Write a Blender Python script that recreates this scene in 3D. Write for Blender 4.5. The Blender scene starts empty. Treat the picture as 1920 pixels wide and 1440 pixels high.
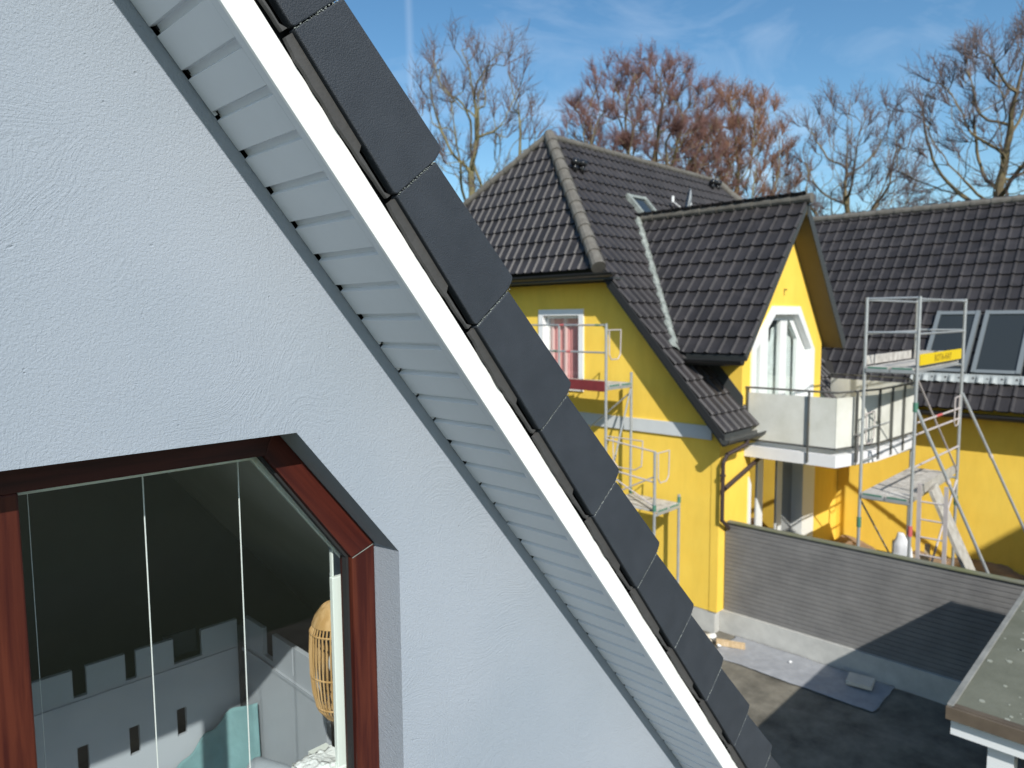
import bpy, bmesh, math, random
import numpy as np
from mathutils import Vector, Matrix
from mathutils.geometry import tessellate_polygon
R = math.radians
sc = bpy.context.scene
COL = sc.collection
# ------------------------------------------------------------------ camera
# scene axes: +X along both houses' fronts, +Y towards the grey house, Z up; eye height 5.35 m
Z0 = 5.35
cd = bpy.data.cameras.new('camera'); cam = bpy.data.objects.new('camera', cd); COL.objects.link(cam)
f = 1331.0
def _n(v): v = np.array(v, float); return v/np.linalg.norm(v)
up = -_n((110., 14530., f))
U = _n((2269.-960., -(f*f+(2269.-960.)*110.)/14530., f)); U = _n(U-up*U.dot(up)); V = np.cross(up, U)
M = np.array([U, V, up])
right_, up_, back_ = M @ np.array([1, 0, 0.]), M @ np.array([0, -1., 0]), M @ np.array([0, 0, -1.])
mw = Matrix([[right_[i], up_[i], back_[i], 0] for i in range(3)] + [[0, 0, 0, 1]])
mw.translation = Vector((0, 0, Z0)); cam.matrix_world = mw
cd.sensor_width = 36; cd.lens = f/1920*36; cd.clip_start = .02; cd.clip_end = 2000
cd.dof.use_dof = True; cd.dof.focus_distance = 1.40; cd.dof.aperture_fstop = 5.2
sc.camera = cam
sc.cycles.use_denoising = True
sc.cycles.max_bounces = 8; sc.cycles.transparent_max_bounces = 12
sc.cycles.caustics_reflective = False; sc.cycles.caustics_refractive = False
# ------------------------------------------------------------------ light
SR = Vector((.645, 1.0, -.90)).normalized()           # direction the sunlight travels
sd = bpy.data.lights.new('sun', 'SUN'); so = bpy.data.objects.new('sun', sd); COL.objects.link(so)
so.rotation_euler = SR.to_track_quat('-Z', 'Y').to_euler(); so.location = (0, 0, 30)
sd.energy = 4.7; sd.angle = R(.53); sd.color = (1.0, .965, .90)
w = bpy.data.worlds.new('World'); sc.world = w; w.use_nodes = True
nt = w.node_tree; N = nt.nodes; N.clear(); L = nt.links
sky = N.new('ShaderNodeTexSky'); sky.sky_type = 'NISHITA'; sky.sun_disc = False
el = math.asin(-SR.z); sky.sun_elevation = el
sky.sun_rotation = math.atan2(-SR.x, -SR.y)
sky.air_density = 1.0; sky.dust_density = .6; sky.ozone_density = 2.2; sky.altitude = 50
bg = N.new('ShaderNodeBackground'); bg.inputs[1].default_value = .124
wo = N.new('ShaderNodeOutputWorld')
tc = N.new('ShaderNodeTexCoord')
# thin high clouds, laid out on the sky's own directions
mp = N.new('ShaderNodeMapping'); mp.inputs['Scale'].default_value = (1.6, 3.0, 7.5); mp.inputs['Rotation'].default_value = (R(24), R(-18), R(20))
ns = N.new('ShaderNodeTexNoise'); ns.inputs['Scale'].default_value = 1.7; ns.inputs['Detail'].default_value = 9; ns.inputs['Roughness'].default_value = .62; ns.inputs['Distortion'].default_value = .8
cr = N.new('ShaderNodeValToRGB'); cr.color_ramp.elements[0].position = .46; cr.color_ramp.elements[1].position = .85
cr.color_ramp.elements[1].color = (.40, .40, .40, 1)
mx = N.new('ShaderNodeMixRGB'); mx.inputs[2].default_value = (9.5, 10.0, 10.6, 1)
sep = N.new('ShaderNodeSeparateXYZ')
lo = N.new('ShaderNodeMapRange'); lo.inputs[1].default_value = .30; lo.inputs[2].default_value = .02; lo.inputs[3].default_value = .45; lo.inputs[4].default_value = 2.0
mu = N.new('ShaderNodeMath'); mu.operation = 'MULTIPLY'; mu.use_clamp = True
L.new(tc.outputs['Generated'], mp.inputs[0]); L.new(mp.outputs[0], ns.inputs[0]); L.new(ns.outputs[0], cr.inputs[0])
L.new(tc.outputs['Generated'], sep.inputs[0]); L.new(sep.outputs[2], lo.inputs[0])
L.new(cr.outputs[0], mu.inputs[0]); L.new(lo.outputs[0], mu.inputs[1]); L.new(mu.outputs[0], mx.inputs[0])
hs = N.new('ShaderNodeHueSaturation'); hs.inputs['Saturation'].default_value = 1.20
tn = N.new('ShaderNodeMixRGB'); tn.blend_type = 'MULTIPLY'; tn.inputs[0].default_value = 1; tn.inputs[2].default_value = (1.03, 1.10, 1.03, 1)
L.new(sky.outputs[0], hs.inputs['Color']); L.new(hs.outputs[0], tn.inputs[1]); L.new(tn.outputs[0], mx.inputs[1])
# one faint contrail: a narrow band round a great circle, limited to a patch of sky
def skydir(x, y): v = M @ np.array([x-960., y-720., f]); return v/np.linalg.norm(v)
d0, d1 = skydir(760, -160), skydir(774, 240); cn = _n(np.cross(d0, d1)); cc = _n(d0+d1)
dt = N.new('ShaderNodeVectorMath'); dt.operation = 'DOT_PRODUCT'; dt.inputs[1].default_value = cn
ab = N.new('ShaderNodeMath'); ab.operation = 'ABSOLUTE'
r1 = N.new('ShaderNodeMapRange'); r1.inputs[1].default_value = .0065; r1.inputs[2].default_value = .0; r1.inputs[4].default_value = .09
dp = N.new('ShaderNodeVectorMath'); dp.operation = 'DOT_PRODUCT'; dp.inputs[1].default_value = cc
r2 = N.new('ShaderNodeMapRange'); r2.inputs[1].default_value = math.cos(R(9)); r2.inputs[2].default_value = math.cos(R(5))
m5 = N.new('ShaderNodeMath'); m5.operation = 'MULTIPLY'; ad5 = N.new('ShaderNodeMath'); ad5.operation = 'ADD'; ad5.use_clamp = True
L.new(tc.outputs['Generated'], dt.inputs[0]); L.new(dt.outputs['Value'], ab.inputs[0]); L.new(ab.outputs[0], r1.inputs[0])
L.new(tc.outputs['Generated'], dp.inputs[0]); L.new(dp.outputs['Value'], r2.inputs[0]); L.new(r1.outputs[0], m5.inputs[0]); L.new(r2.outputs[0], m5.inputs[1])
L.new(mu.outputs[0], ad5.inputs[0]); L.new(m5.outputs[0], ad5.inputs[1]); L.new(ad5.outputs[0], mx.inputs[0])
L.new(mx.outputs[0], bg.inputs[0]); L.new(bg.outputs[0], wo.inputs[0])
sc.view_settings.view_transform = 'Standard'; sc.view_settings.look = 'None'
sc.view_settings.exposure = 0.13; sc.view_settings.gamma = 1.0
# ------------------------------------------------------------------ materials
def mat(name, col, rough=.7, metal=0., var=.0, vscale=4., bump=0., bscale=60., col2=None, spec=.5, detail=6, rampp=(.35, .7)):
    m = bpy.data.materials.new(name); m.use_nodes = True
    t = m.node_tree; b = t.nodes['Principled BSDF']
    b.inputs['Base Color'].default_value = (*col, 1); b.inputs['Roughness'].default_value = rough
    b.inputs['Metallic'].default_value = metal; b.inputs['Specular IOR Level'].default_value = spec
    tcn = t.nodes.new('ShaderNodeTexCoord')
    if var or col2:
        n1 = t.nodes.new('ShaderNodeTexNoise'); n1.inputs['Scale'].default_value = vscale; n1.inputs['Detail'].default_value = detail
        n1.inputs['Roughness'].default_value = .65
        t.links.new(tcn.outputs['Object'], n1.inputs[0])
        r = t.nodes.new('ShaderNodeValToRGB'); r.color_ramp.elements[0].position = rampp[0]; r.color_ramp.elements[1].position = rampp[1]
        c2 = col2 if col2 else tuple(c*(1+var) for c in col)
        c1 = col if col2 else tuple(c*(1-var) for c in col)
        r.color_ramp.elements[0].color = (*c1, 1); r.color_ramp.elements[1].color = (*c2, 1)
        t.links.new(n1.outputs[0], r.inputs[0]); t.links.new(r.outputs[0], b.inputs['Base Color'])
    if bump:
        n2 = t.nodes.new('ShaderNodeTexNoise'); n2.inputs['Scale'].default_value = bscale; n2.inputs['Detail'].default_value = 5
        t.links.new(tcn.outputs['Object'], n2.inputs[0])
        bp = t.nodes.new('ShaderNodeBump'); bp.inputs['Strength'].default_value = bump; bp.inputs['Distance'].default_value = .01
        t.links.new(n2.outputs[0], bp.inputs['Height']); t.links.new(bp.outputs[0], b.inputs['Normal'])
    return m
MT = {}
def plaster():
    m = bpy.data.materials.new('grey_plaster'); m.use_nodes = True
    t = m.node_tree; b = t.nodes['Principled BSDF']; b.inputs['Roughness'].default_value = .85; b.inputs['Specular IOR Level'].default_value = .25
    A = t.nodes.new; K = t.links.new
    tcn = A('ShaderNodeTexCoord')
    big = A('ShaderNodeTexNoise'); big.inputs['Scale'].default_value = 1.6; big.inputs['Detail'].default_value = 3
    K(tcn.outputs['Object'], big.inputs[0])
    r = A('ShaderNodeValToRGB'); r.color_ramp.elements[0].color = (.296, .338, .390, 1); r.color_ramp.elements[1].color = (.328, .366, .418, 1)
    r.color_ramp.elements[0].position = .35; r.color_ramp.elements[1].position = .65
    K(big.outputs[0], r.inputs[0]); K(r.outputs[0], b.inputs['Base Color'])
    # trowel arcs: rings round wandering centres, broken up by noise
    wn = A('ShaderNodeTexNoise'); wn.inputs['Scale'].default_value = 2.6; wn.inputs['Detail'].default_value = 2
    K(tcn.outputs['Object'], wn.inputs[0])
    va = A('ShaderNodeVectorMath'); va.operation = 'MULTIPLY_ADD'; va.inputs[1].default_value = (.35, .35, .35)
    K(wn.outputs['Color'], va.inputs[0]); K(tcn.outputs['Object'], va.inputs[2])
    vo = A('ShaderNodeTexVoronoi'); vo.inputs['Scale'].default_value = 2.1; K(va.outputs[0], vo.inputs[0])
    st = A('ShaderNodeTexNoise'); st.inputs['Scale'].default_value = 1.0; st.inputs['Detail'].default_value = 3; st.inputs['Roughness'].default_value = .6
    cb = A('ShaderNodeCombineXYZ')
    sc1 = A('ShaderNodeMath'); sc1.operation = 'MULTIPLY'; sc1.inputs[1].default_value = 130.0
    K(vo.outputs['Distance'], sc1.inputs[0]); K(sc1.outputs[0], cb.inputs[0])
    vm = A('ShaderNodeVectorMath'); vm.operation = 'SCALE'; vm.inputs['Scale'].default_value = 26.0; K(tcn.outputs['Object'], vm.inputs[0])
    ad = A('ShaderNodeVectorMath'); ad.operation = 'ADD'; K(vm.outputs[0], ad.inputs[0]); K(cb.outputs[0], ad.inputs[1]); K(ad.outputs[0], st.inputs[0])
    rg = A('ShaderNodeMapRange'); rg.inputs[1].default_value = .40; rg.inputs[2].default_value = .64; K(st.outputs[0], rg.inputs[0])
    # patches with and without arcs
    pt = A('ShaderNodeTexNoise'); pt.inputs['Scale'].default_value = 3.4; pt.inputs['Detail'].default_value = 2; K(tcn.outputs['Object'], pt.inputs[0])
    pr = A('ShaderNodeMapRange'); pr.inputs[1].default_value = .40; pr.inputs[2].default_value = .62; pr.inputs[3].default_value = .12; K(pt.outputs[0], pr.inputs[0])
    m1 = A('ShaderNodeMath'); m1.operation = 'MULTIPLY'; K(rg.outputs[0], m1.inputs[0]); K(pr.outputs[0], m1.inputs[1])
    fn = A('ShaderNodeTexNoise'); fn.inputs['Scale'].default_value = 190; fn.inputs['Detail'].default_value = 6; fn.inputs['Roughness'].default_value = .6; fn.inputs['Distortion'].default_value = .7
    K(tcn.outputs['Object'], fn.inputs[0])
    mdn = A('ShaderNodeTexNoise'); mdn.inputs['Scale'].default_value = 34; mdn.inputs['Detail'].default_value = 4; mdn.inputs['Distortion'].default_value = 1.2
    K(tcn.outputs['Object'], mdn.inputs[0])
    m2 = A('ShaderNodeMath'); m2.operation = 'MULTIPLY_ADD'; m2.inputs[1].default_value = .22; K(m1.outputs[0], m2.inputs[0]); K(fn.outputs[0], m2.inputs[2])
    m3 = A('ShaderNodeMath'); m3.operation = 'MULTIPLY_ADD'; m3.inputs[1].default_value = .28; K(mdn.outputs[0], m3.inputs[0]); K(m2.outputs[0], m3.inputs[2])
    pv = A('ShaderNodeTexVoronoi'); pv.inputs['Scale'].default_value = 46; K(va.outputs[0], pv.inputs[0])
    pm = A('ShaderNodeMapRange'); pm.inputs[1].default_value = .0; pm.inputs[2].default_value = .16; pm.inputs[3].default_value = -.8; pm.inputs[4].default_value = 0; K(pv.outputs['Distance'], pm.inputs[0])
    ps = A('ShaderNodeSeparateXYZ'); K(pv.outputs['Color'], ps.inputs[0])
    pg = A('ShaderNodeMath'); pg.operation = 'GREATER_THAN'; pg.inputs[1].default_value = .90; K(ps.outputs[0], pg.inputs[0])
    pp = A('ShaderNodeMath'); pp.operation = 'MULTIPLY'; K(pm.outputs[0], pp.inputs[0]); K(pg.outputs[0], pp.inputs[1])
    m4 = A('ShaderNodeMath'); m4.operation = 'ADD'; K(m3.outputs[0], m4.inputs[0]); K(pp.outputs[0], m4.inputs[1]); m3 = m4
    bp = A('ShaderNodeBump'); bp.inputs['Strength'].default_value = .62; bp.inputs['Distance'].default_value = .0036
    K(m3.outputs[0], bp.inputs['Height']); K(bp.outputs[0], b.inputs['Normal'])
    return m
MT['plaster'] = plaster()
def wood(name, c1, c2, sx, rough=.45, axis=2, rot=0):
    m = bpy.data.materials.new(name); m.use_nodes = True
    t = m.node_tree; b = t.nodes['Principled BSDF']; b.inputs['Roughness'].default_value = rough; b.inputs['Specular IOR Level'].default_value = .25
    tcn = t.nodes.new('ShaderNodeTexCoord'); mp_ = t.nodes.new('ShaderNodeMapping')
    s = [sx, sx, sx]; s[axis] = sx*.06; mp_.vector_type = 'TEXTURE'; mp_.inputs['Scale'].default_value = [1/q for q in s]; mp_.inputs['Rotation'].default_value = (0, R(rot), 0)
    n1 = t.nodes.new('ShaderNodeTexNoise'); n1.inputs['Scale'].default_value = 1.; n1.inputs['Detail'].default_value = 5; n1.inputs['Distortion'].default_value = .4
    r = t.nodes.new('ShaderNodeValToRGB'); r.color_ramp.elements[0].position = .38; r.color_ramp.elements[1].position = .62
    r.color_ramp.elements[0].color = (*c1, 1); r.color_ramp.elements[1].color = (*c2, 1)
    t.links.new(tcn.outputs['Object'], mp_.inputs[0]); t.links.new(mp_.outputs[0], n1.inputs[0]); t.links.new(n1.outputs[0], r.inputs[0]); t.links.new(r.outputs[0], b.inputs['Base Color'])
    return m
MT['mahog'] = wood('mahogany_frame', (.040, .008, .006), (.082, .020, .011), 48, .42, 2)
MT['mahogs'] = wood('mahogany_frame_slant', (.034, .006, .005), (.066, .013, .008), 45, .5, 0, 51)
MT['mahogh'] = wood('mahogany_shade_tone', (.026, .006, .005), (.050, .011, .008), 45, .5, 0)  # same mahogany, darkened to paint in the shade on the window head
MT['pine'] = wood('raw_pine', (.50, .36, .20), (.66, .50, .32), 30, .75, 2)
MT['plank'] = mat('dirty_plank', (.33, .30, .25), .8, col2=(.50, .48, .43), vscale=9, rampp=(.3, .65), bump=.4)
MT['white'] = mat('white_paint', (.80, .81, .80), .45, var=.02)
MT['fascia'] = mat('white_fascia', (.86, .87, .86), .4, bump=.05, bscale=20)
MT['soffit'] = mat('grey_white_soffit', (.69, .72, .76), .5, var=.04, vscale=3)
MT['verge'] = mat('anthracite_verge', (.031, .037, .046), .58, col2=(.041, .048, .059), vscale=12, rampp=(.3, .7), bump=.35, bscale=420, spec=.35)
MT['vergerim'] = mat('verge_rim', (.055, .054, .053), .7, var=.15, vscale=9, bump=.15, bscale=60)
MT['black'] = mat('black_void', (.012, .013, .014), .8)
MT['batten'] = mat('dark_batten', (.020, .018, .016), .9)
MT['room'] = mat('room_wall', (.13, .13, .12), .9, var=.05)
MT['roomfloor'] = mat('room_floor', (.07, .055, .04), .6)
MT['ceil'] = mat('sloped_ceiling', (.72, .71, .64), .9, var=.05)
MT['blind'] = mat('blind_frame', (.84, .88, .84), .4)
MT['cord'] = mat('blind_cord', (.75, .76, .74), .6)
MT['castle'] = mat('castle_paint', (.42, .445, .49), .5, var=.03)
MT['castled'] = mat('castle_slot', (.03, .035, .04), .8)
MT['teal'] = mat('teal_haze_cloth', (.17, .31, .33), .9, var=.12, vscale=6, bump=.6, bscale=12)
MT['greyc'] = mat('grey_cloth', (.36, .40, .45), .9, var=.1, vscale=6, bump=.6, bscale=12)
MT['rattan'] = wood('rattan', (.46, .27, .10), (.62, .40, .19), 50, .5, 2)
MT['fluff'] = mat('white_cloth', (.82, .83, .82), .95, bump=.8, bscale=60)
def ylw():
    m = mat('yellow_render', (.93, .615, .090), .9, col2=(.96, .672, .113), vscale=.9, bump=.22, bscale=90, spec=.2)
    return m
MT['yellow'] = ylw()
def stains(m, amt, sx, sz):
    t = m.node_tree; b = t.nodes['Principled BSDF']; src = b.inputs['Base Color'].links[0].from_socket
    tcn = t.nodes.new('ShaderNodeTexCoord'); mp_ = t.nodes.new('ShaderNodeMapping'); mp_.inputs['Scale'].default_value = (sx, sx, sz)
    n1 = t.nodes.new('ShaderNodeTexNoise'); n1.inputs['Scale'].default_value = 1; n1.inputs['Detail'].default_value = 8; n1.inputs['Roughness'].default_value = .7
    mr = t.nodes.new('ShaderNodeMapRange'); mr.inputs[1].default_value = .35; mr.inputs[2].default_value = .65; mr.inputs[3].default_value = 1-amt; mr.inputs[4].default_value = 1.02
    mxn = t.nodes.new('ShaderNodeMixRGB'); mxn.blend_type = 'MULTIPLY'; mxn.inputs[0].default_value = 1
    t.links.new(tcn.outputs['Object'], mp_.inputs[0]); t.links.new(mp_.outputs[0], n1.inputs[0]); t.links.new(n1.outputs[0], mr.inputs[0])
    t.links.new(src, mxn.inputs[1]); t.links.new(mr.outputs[0], mxn.inputs[2]); t.links.new(mxn.outputs[0], b.inputs['Base Color'])
stains(MT['yellow'], .09, 2.6, .7)
MT['band'] = mat('pale_band', (.60, .63, .64), .8, var=.03)
MT['plinth'] = mat('concrete_plinth', (.42, .42, .40), .9, col2=(.52, .52, .49), vscale=5, bump=.2)
MT['plinthd'] = mat('black_damp_course', (.018, .018, .018), .8)
MT['tile'] = mat('roof_tile', (.025, .0225, .023), .50, col2=(.040, .036, .037), vscale=2.2, rampp=(.3, .7), bump=.1, bscale=80, spec=.45)
MT['tile2'] = MT['tile']
def pertile(m, scale, amt, rnd_obj=False):
    t = m.node_tree; b = t.nodes['Principled BSDF']; src = b.inputs['Base Color'].links[0].from_socket
    mxn = t.nodes.new('ShaderNodeMixRGB'); mxn.blend_type = 'MULTIPLY'; mxn.inputs[0].default_value = 1
    mr = t.nodes.new('ShaderNodeMapRange'); mr.inputs[3].default_value = 1-amt; mr.inputs[4].default_value = 1+amt
    if rnd_obj:
        oi = t.nodes.new('ShaderNodeObjectInfo'); t.links.new(oi.outputs['Random'], mr.inputs[0])
    else:
        tcn = t.nodes.new('ShaderNodeTexCoord'); vo = t.nodes.new('ShaderNodeTexVoronoi'); vo.inputs['Scale'].default_value = scale
        sp = t.nodes.new('ShaderNodeSeparateXYZ'); t.links.new(tcn.outputs['Object'], vo.inputs[0]); t.links.new(vo.outputs['Color'], sp.inputs[0]); t.links.new(sp.outputs[0], mr.inputs[0])
    t.links.new(src, mxn.inputs[1]); t.links.new(mr.outputs[0], mxn.inputs[2]); t.links.new(mxn.outputs[0], b.inputs['Base Color'])
pertile(MT['tile'], 3.6, .20); pertile(MT['verge'], 1, .10, True)
MT['ridge'] = mat('mossy_ridge_cap', (.105, .095, .080), .85, col2=(.165, .155, .135), vscale=7, bump=.5, bscale=70)
MT['lead'] = mat('weathered_lead', (.16, .18, .165), .7, col2=(.36, .39, .36), vscale=9, bump=.4)
MT['gutter'] = mat('black_gutter', (.022, .021, .020), .35)
MT['pipe'] = mat('brown_downpipe', (.050, .034, .032), .4)
MT['gutg'] = mat('weathered_gutter', (.060, .062, .058), .55, var=.3, vscale=8)
MT['soffy'] = mat('timber_soffit', (.105, .078, .03), .7, var=.05)
MT['barge'] = mat('dark_barge_board', (.05, .055, .055), .6)
MT['wf'] = mat('white_window_frame', (.80, .82, .80), .4)
MT['curtain'] = mat('pink_curtain', (.80, .33, .32), .9, var=.1, vscale=9)
MT['curtl'] = mat('pale_pink_curtain', (.88, .58, .55), .9)
MT['net'] = mat('net_curtain', (.74, .78, .76), .9, var=.08, vscale=8)
MT['panel'] = mat('balcony_panel', (.56, .56, .49), .6, col2=(.70, .70, .64), vscale=1.6, rampp=(.3, .6))
MT['slab'] = mat('balcony_slab', (.74, .74, .74), .7, var=.04)
MT['railm'] = mat('dark_rail', (.13, .13, .12), .5, metal=.3)
MT['galv'] = mat('galvanised_tube', (.42, .44, .44), .42, metal=.35, var=.1, vscale=9)
MT['galvp'] = mat('dusty_tube', (.50, .45, .43), .6, var=.1, vscale=9)
MT['green'] = mat('green_mark', (.07, .20, .14), .5)
MT['red'] = mat('red_mark', (.55, .12, .12), .5)
MT['redb'] = mat('red_toe_board', (.20, .028, .03), .6, var=.15, vscale=5)
MT['yel'] = mat('yellow_toe_board', (.80, .58, .01), .5)
MT['ink'] = mat('dark_lettering', (.30, .19, .01), .6)
MT['deck'] = mat('scaffold_deck', (.34, .32, .29), .7, col2=(.64, .62, .58), vscale=8)
MT['fence'] = mat('grey_slat', (.145, .142, .140), .7, col2=(.20, .196, .19), vscale=2.5, bump=.2, bscale=60)
MT['fcap'] = mat('mossy_fence_cap', (.17, .17, .14), .8, col2=(.15, .16, .07), vscale=3)
MT['ground'] = mat('gritty_ground', (.075, .069, .055), .95, col2=(.26, .238, .19), vscale=2.2, bump=.8, bscale=40, rampp=(.3, .75), detail=10)
MT['field'] = mat('far_ground', (.055, .07, .035), .95, col2=(.08, .085, .05), vscale=.2)
MT['earth'] = mat('loose_earth', (.17, .115, .075), .95, col2=(.30, .21, .14), vscale=4, bump=1., bscale=25)
MT['tarp'] = mat('grey_groundsheet', (.27, .28, .30), .5, col2=(.36, .37, .39), vscale=6, bump=.5, bscale=12, detail=8)
MT['paver'] = mat('pale_paver', (.66, .60, .50), .8, var=.1)
MT['felt'] = mat('mossy_roof_felt', (.10, .105, .075), .9, col2=(.165, .17, .13), vscale=2.4, bump=.3, bscale=60, detail=9, rampp=(.3, .7))
MT['lichen'] = mat('lichen_spot', (.28, .29, .24), .9)
MT['ctrim'] = mat('brown_roof_edge', (.11, .085, .06), .7, var=.2)
MT['ctrim2'] = mat('grey_roof_edge', (.24, .24, .22), .7, var=.2)
MT['cwhite'] = mat('carport_white', (.74, .77, .78), .5)
MT['cdark'] = mat('carport_underside', (.05, .05, .05), .8)
MT['bark'] = mat('mossy_bark', (.12, .10, .05), .9, col2=(.21, .185, .088), vscale=1.2, rampp=(.3, .65))
MT['barkd'] = mat('brown_bark', (.10, .075, .05), .9, col2=(.20, .16, .075), vscale=1.2)
MT['twigp'] = mat('purple_grey_twigs', (.115, .085, .082), .9)
MT['twigr'] = mat('red_brown_twigs', (.155, .078, .066), .9)
MT['twigo'] = mat('orange_brown_twigs', (.19, .095, .058), .9)
MT['dish'] = mat('dish_grey', (.36, .38, .39), .5)
MT['alu'] = mat('grey_window_metal', (.20, .225, .235), .45, metal=.2)
MT['apron'] = mat('bright_lead_apron', (.33, .36, .36), .5, var=.08, vscale=9)
MT['vent'] = mat('glossy_vent_cap', (.015, .015, .016), .12)
MT['bag'] = mat('white_sack', (.78, .80, .83), .7, bump=.5, bscale=14)
def glass(name, tint, refl, rough=0.0, gl=(1, 1, 1)):
    m = bpy.data.materials.new(name); m.use_nodes = True; t = m.node_tree; t.nodes.clear()
    o = t.nodes.new('ShaderNodeOutputMaterial'); tr = t.nodes.new('ShaderNodeBsdfTransparent'); g = t.nodes.new('ShaderNodeBsdfGlossy')
    tr.inputs[0].default_value = (*tint, 1); g.inputs['Roughness'].default_value = rough; g.inputs[0].default_value = (*gl, 1)
    lw = t.nodes.new('ShaderNodeLayerWeight'); lw.inputs[0].default_value = .5     # facing term: the same from both sides of the sheet
    pw = t.nodes.new('ShaderNodeMath'); pw.operation = 'POWER'; pw.inputs[1].default_value = 4.0
    mm = t.nodes.new('ShaderNodeMath'); mm.operation = 'MULTIPLY_ADD'; mm.inputs[1].default_value = 1-refl; mm.inputs[2].default_value = refl; mm.use_clamp = True
    t.links.new(lw.outputs['Facing'], pw.inputs[0])
    x = t.nodes.new('ShaderNodeMixShader')
    t.links.new(pw.outputs[0], mm.inputs[0]); t.links.new(mm.outputs[0], x.inputs[0]); t.links.new(tr.outputs[0], x.inputs[1]); t.links.new(g.outputs[0], x.inputs[2]); t.links.new(x.outputs[0], o.inputs[0])
    return m
MT['glass'] = glass('window_glass', (.965, .985, .98), .04)
MT['mirror'] = glass('reflective_glass', (.25, .28, .27), .50)
MT['skyglass'] = mat('skylight_glass', (.030, .036, .038), .10, spec=.6)
# ------------------------------------------------------------------ mesh helpers
ORG = {}
def setp(o, label=None, cat=None, group=None, kind=None):
    for k, v in (('label', label), ('category', cat), ('group', group), ('kind', kind)):
        if v: o[k] = v
    return o
def thing(name, loc, label, cat, group=None):
    o = bpy.data.objects.new(name, None); COL.objects.link(o); o.empty_display_size = .2
    o.location = (loc[0], loc[1], loc[2]+Z0); ORG[o] = Vector(loc)
    return setp(o, label, cat, group)
from mathutils import noise as mn
class MB:
    def __init__(s): s.v = []; s.f = []
    def add(s, vs, fs):
        b = len(s.v); s.v += [tuple(p) for p in vs]; s.f += [tuple(b+i for i in q) for q in fs]; return s
    def box(s, x0, x1, y0, y1, z0, z1):
        vs = [(x, y, z) for z in (z0, z1) for y in (y0, y1) for x in (x0, x1)]
        return s.add(vs, [(0, 2, 3, 1), (4, 5, 7, 6), (0, 1, 5, 4), (2, 6, 7, 3), (0, 4, 6, 2), (1, 3, 7, 5)])
    def obox(s, o, a, b, c):
        """box from corner o with edge vectors a, b, c"""
        o, a, b, c = map(Vector, (o, a, b, c))
        vs = [o+a*i+b*j+c*k for k in (0, 1) for j in (0, 1) for i in (0, 1)]
        fs = [(0, 2, 3, 1), (4, 5, 7, 6), (0, 1, 5, 4), (2, 6, 7, 3), (0, 4, 6, 2), (1, 3, 7, 5)]
        if a.cross(b).dot(c) < 0: fs = [q[::-1] for q in fs]
        return s.add(vs, fs)
    def bar(s, p, q, w, h, upv=(0, 0, 1)):
        p, q = Vector(p), Vector(q); d = (q-p).normalized(); u = Vector(upv)
        sd_ = d.cross(u).normalized()*w; u2 = sd_.cross(d).normalized()*h
        return s.obox(p-sd_/2-u2/2, q-p, sd_, u2)
    def tube(s, p, q, r, r2=None, n=8, cap=True):
        p, q = Vector(p), Vector(q); r2 = r if r2 is None else r2
        d = (q-p)
        if d.length < 1e-6: return s
        d.normalize(); a = d.orthogonal().normalized(); b = d.cross(a)
        vs = []
        for c, rr in ((p, r), (q, r2)):
            for i in range(n):
                t = 2*math.pi*i/n; vs.append(c+a*(math.cos(t)*rr)+b*(math.sin(t)*rr))
        fs = [(i, (i+1) % n, n+(i+1) % n, n+i) for i in range(n)]
        if cap: fs += [tuple(range(n-1, -1, -1)), tuple(range(n, 2*n))]
        return s.add(vs, fs)
    def path(s, pts, r, n=8):
        for a, b in zip(pts, pts[1:]): s.tube(a, b, r, n=n)
        return s
    def prism(s, pts, ext):
        """polygon pts (planar, 3D) extruded by ext"""
        pts = [Vector(p) for p in pts]; ext = Vector(ext); n = len(pts)
        nr = Vector((0, 0, 0))
        for i in range(n): nr += pts[i].cross(pts[(i+1) % n])
        if nr.dot(ext) > 0: pts = pts[::-1]
        vs = pts+[p+ext for p in pts]
        tri = tessellate_polygon([pts])
        fs = []
        for t in tri:
            a, b, c = t
            nn = (pts[b]-pts[a]).cross(pts[c]-pts[a])
            if nn.dot(ext) > 0: t = (a, c, b)
            fs.append(tuple(t)); fs.append(tuple(n+i for i in t[::-1]))
        fs += [(i, n+i, n+(i+1) % n, (i+1) % n)[::-1] for i in range(n)]
        return s.add(vs, fs)
    def prism_hole(s, outer, holes, ext):
        outer = [Vector(p) for p in outer]; holes = [[Vector(p) for p in h] for h in holes]; ext = Vector(ext)
        allp = outer+[p for h in holes for p in h]; n = len(allp)
        fs = []
        for a, b, c in tessellate_polygon([outer]+holes):
            if (allp[b]-allp[a]).cross(allp[c]-allp[a]).dot(ext) > 0: a, b, c = a, c, b
            fs += [(a, b, c), (n+a, n+c, n+b)]
        st = 0
        for lp in [outer]+holes:
            m = len(lp)
            for i in range(m):
                j = (i+1) % m; fs.append((st+i, st+j, n+st+j, n+st+i))
            st += m
        return s.add(allp+[p+ext for p in allp], fs)
    def sphere(s, c, rx, ry, rz, nu=14, nv=9, z0=-1., z1=1., jit=0., rnd=None):
        vs = []; fs = []
        for j in range(nv+1):
            ph = -math.pi/2+math.pi*j/nv
            for i in range(nu):
                t = 2*math.pi*i/nu; k = 1+(rnd.uniform(-jit, jit) if rnd else 0)
                vs.append((c[0]+rx*k*math.cos(ph)*math.cos(t), c[1]+ry*k*math.cos(ph)*math.sin(t), c[2]+rz*k*max(z0, min(z1, math.sin(ph)))))
        for j in range(nv):
            for i in range(nu): fs.append((j*nu+i, j*nu+(i+1) % nu, (j+1)*nu+(i+1) % nu, (j+1)*nu+i))
        return s.add(vs, fs)
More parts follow.
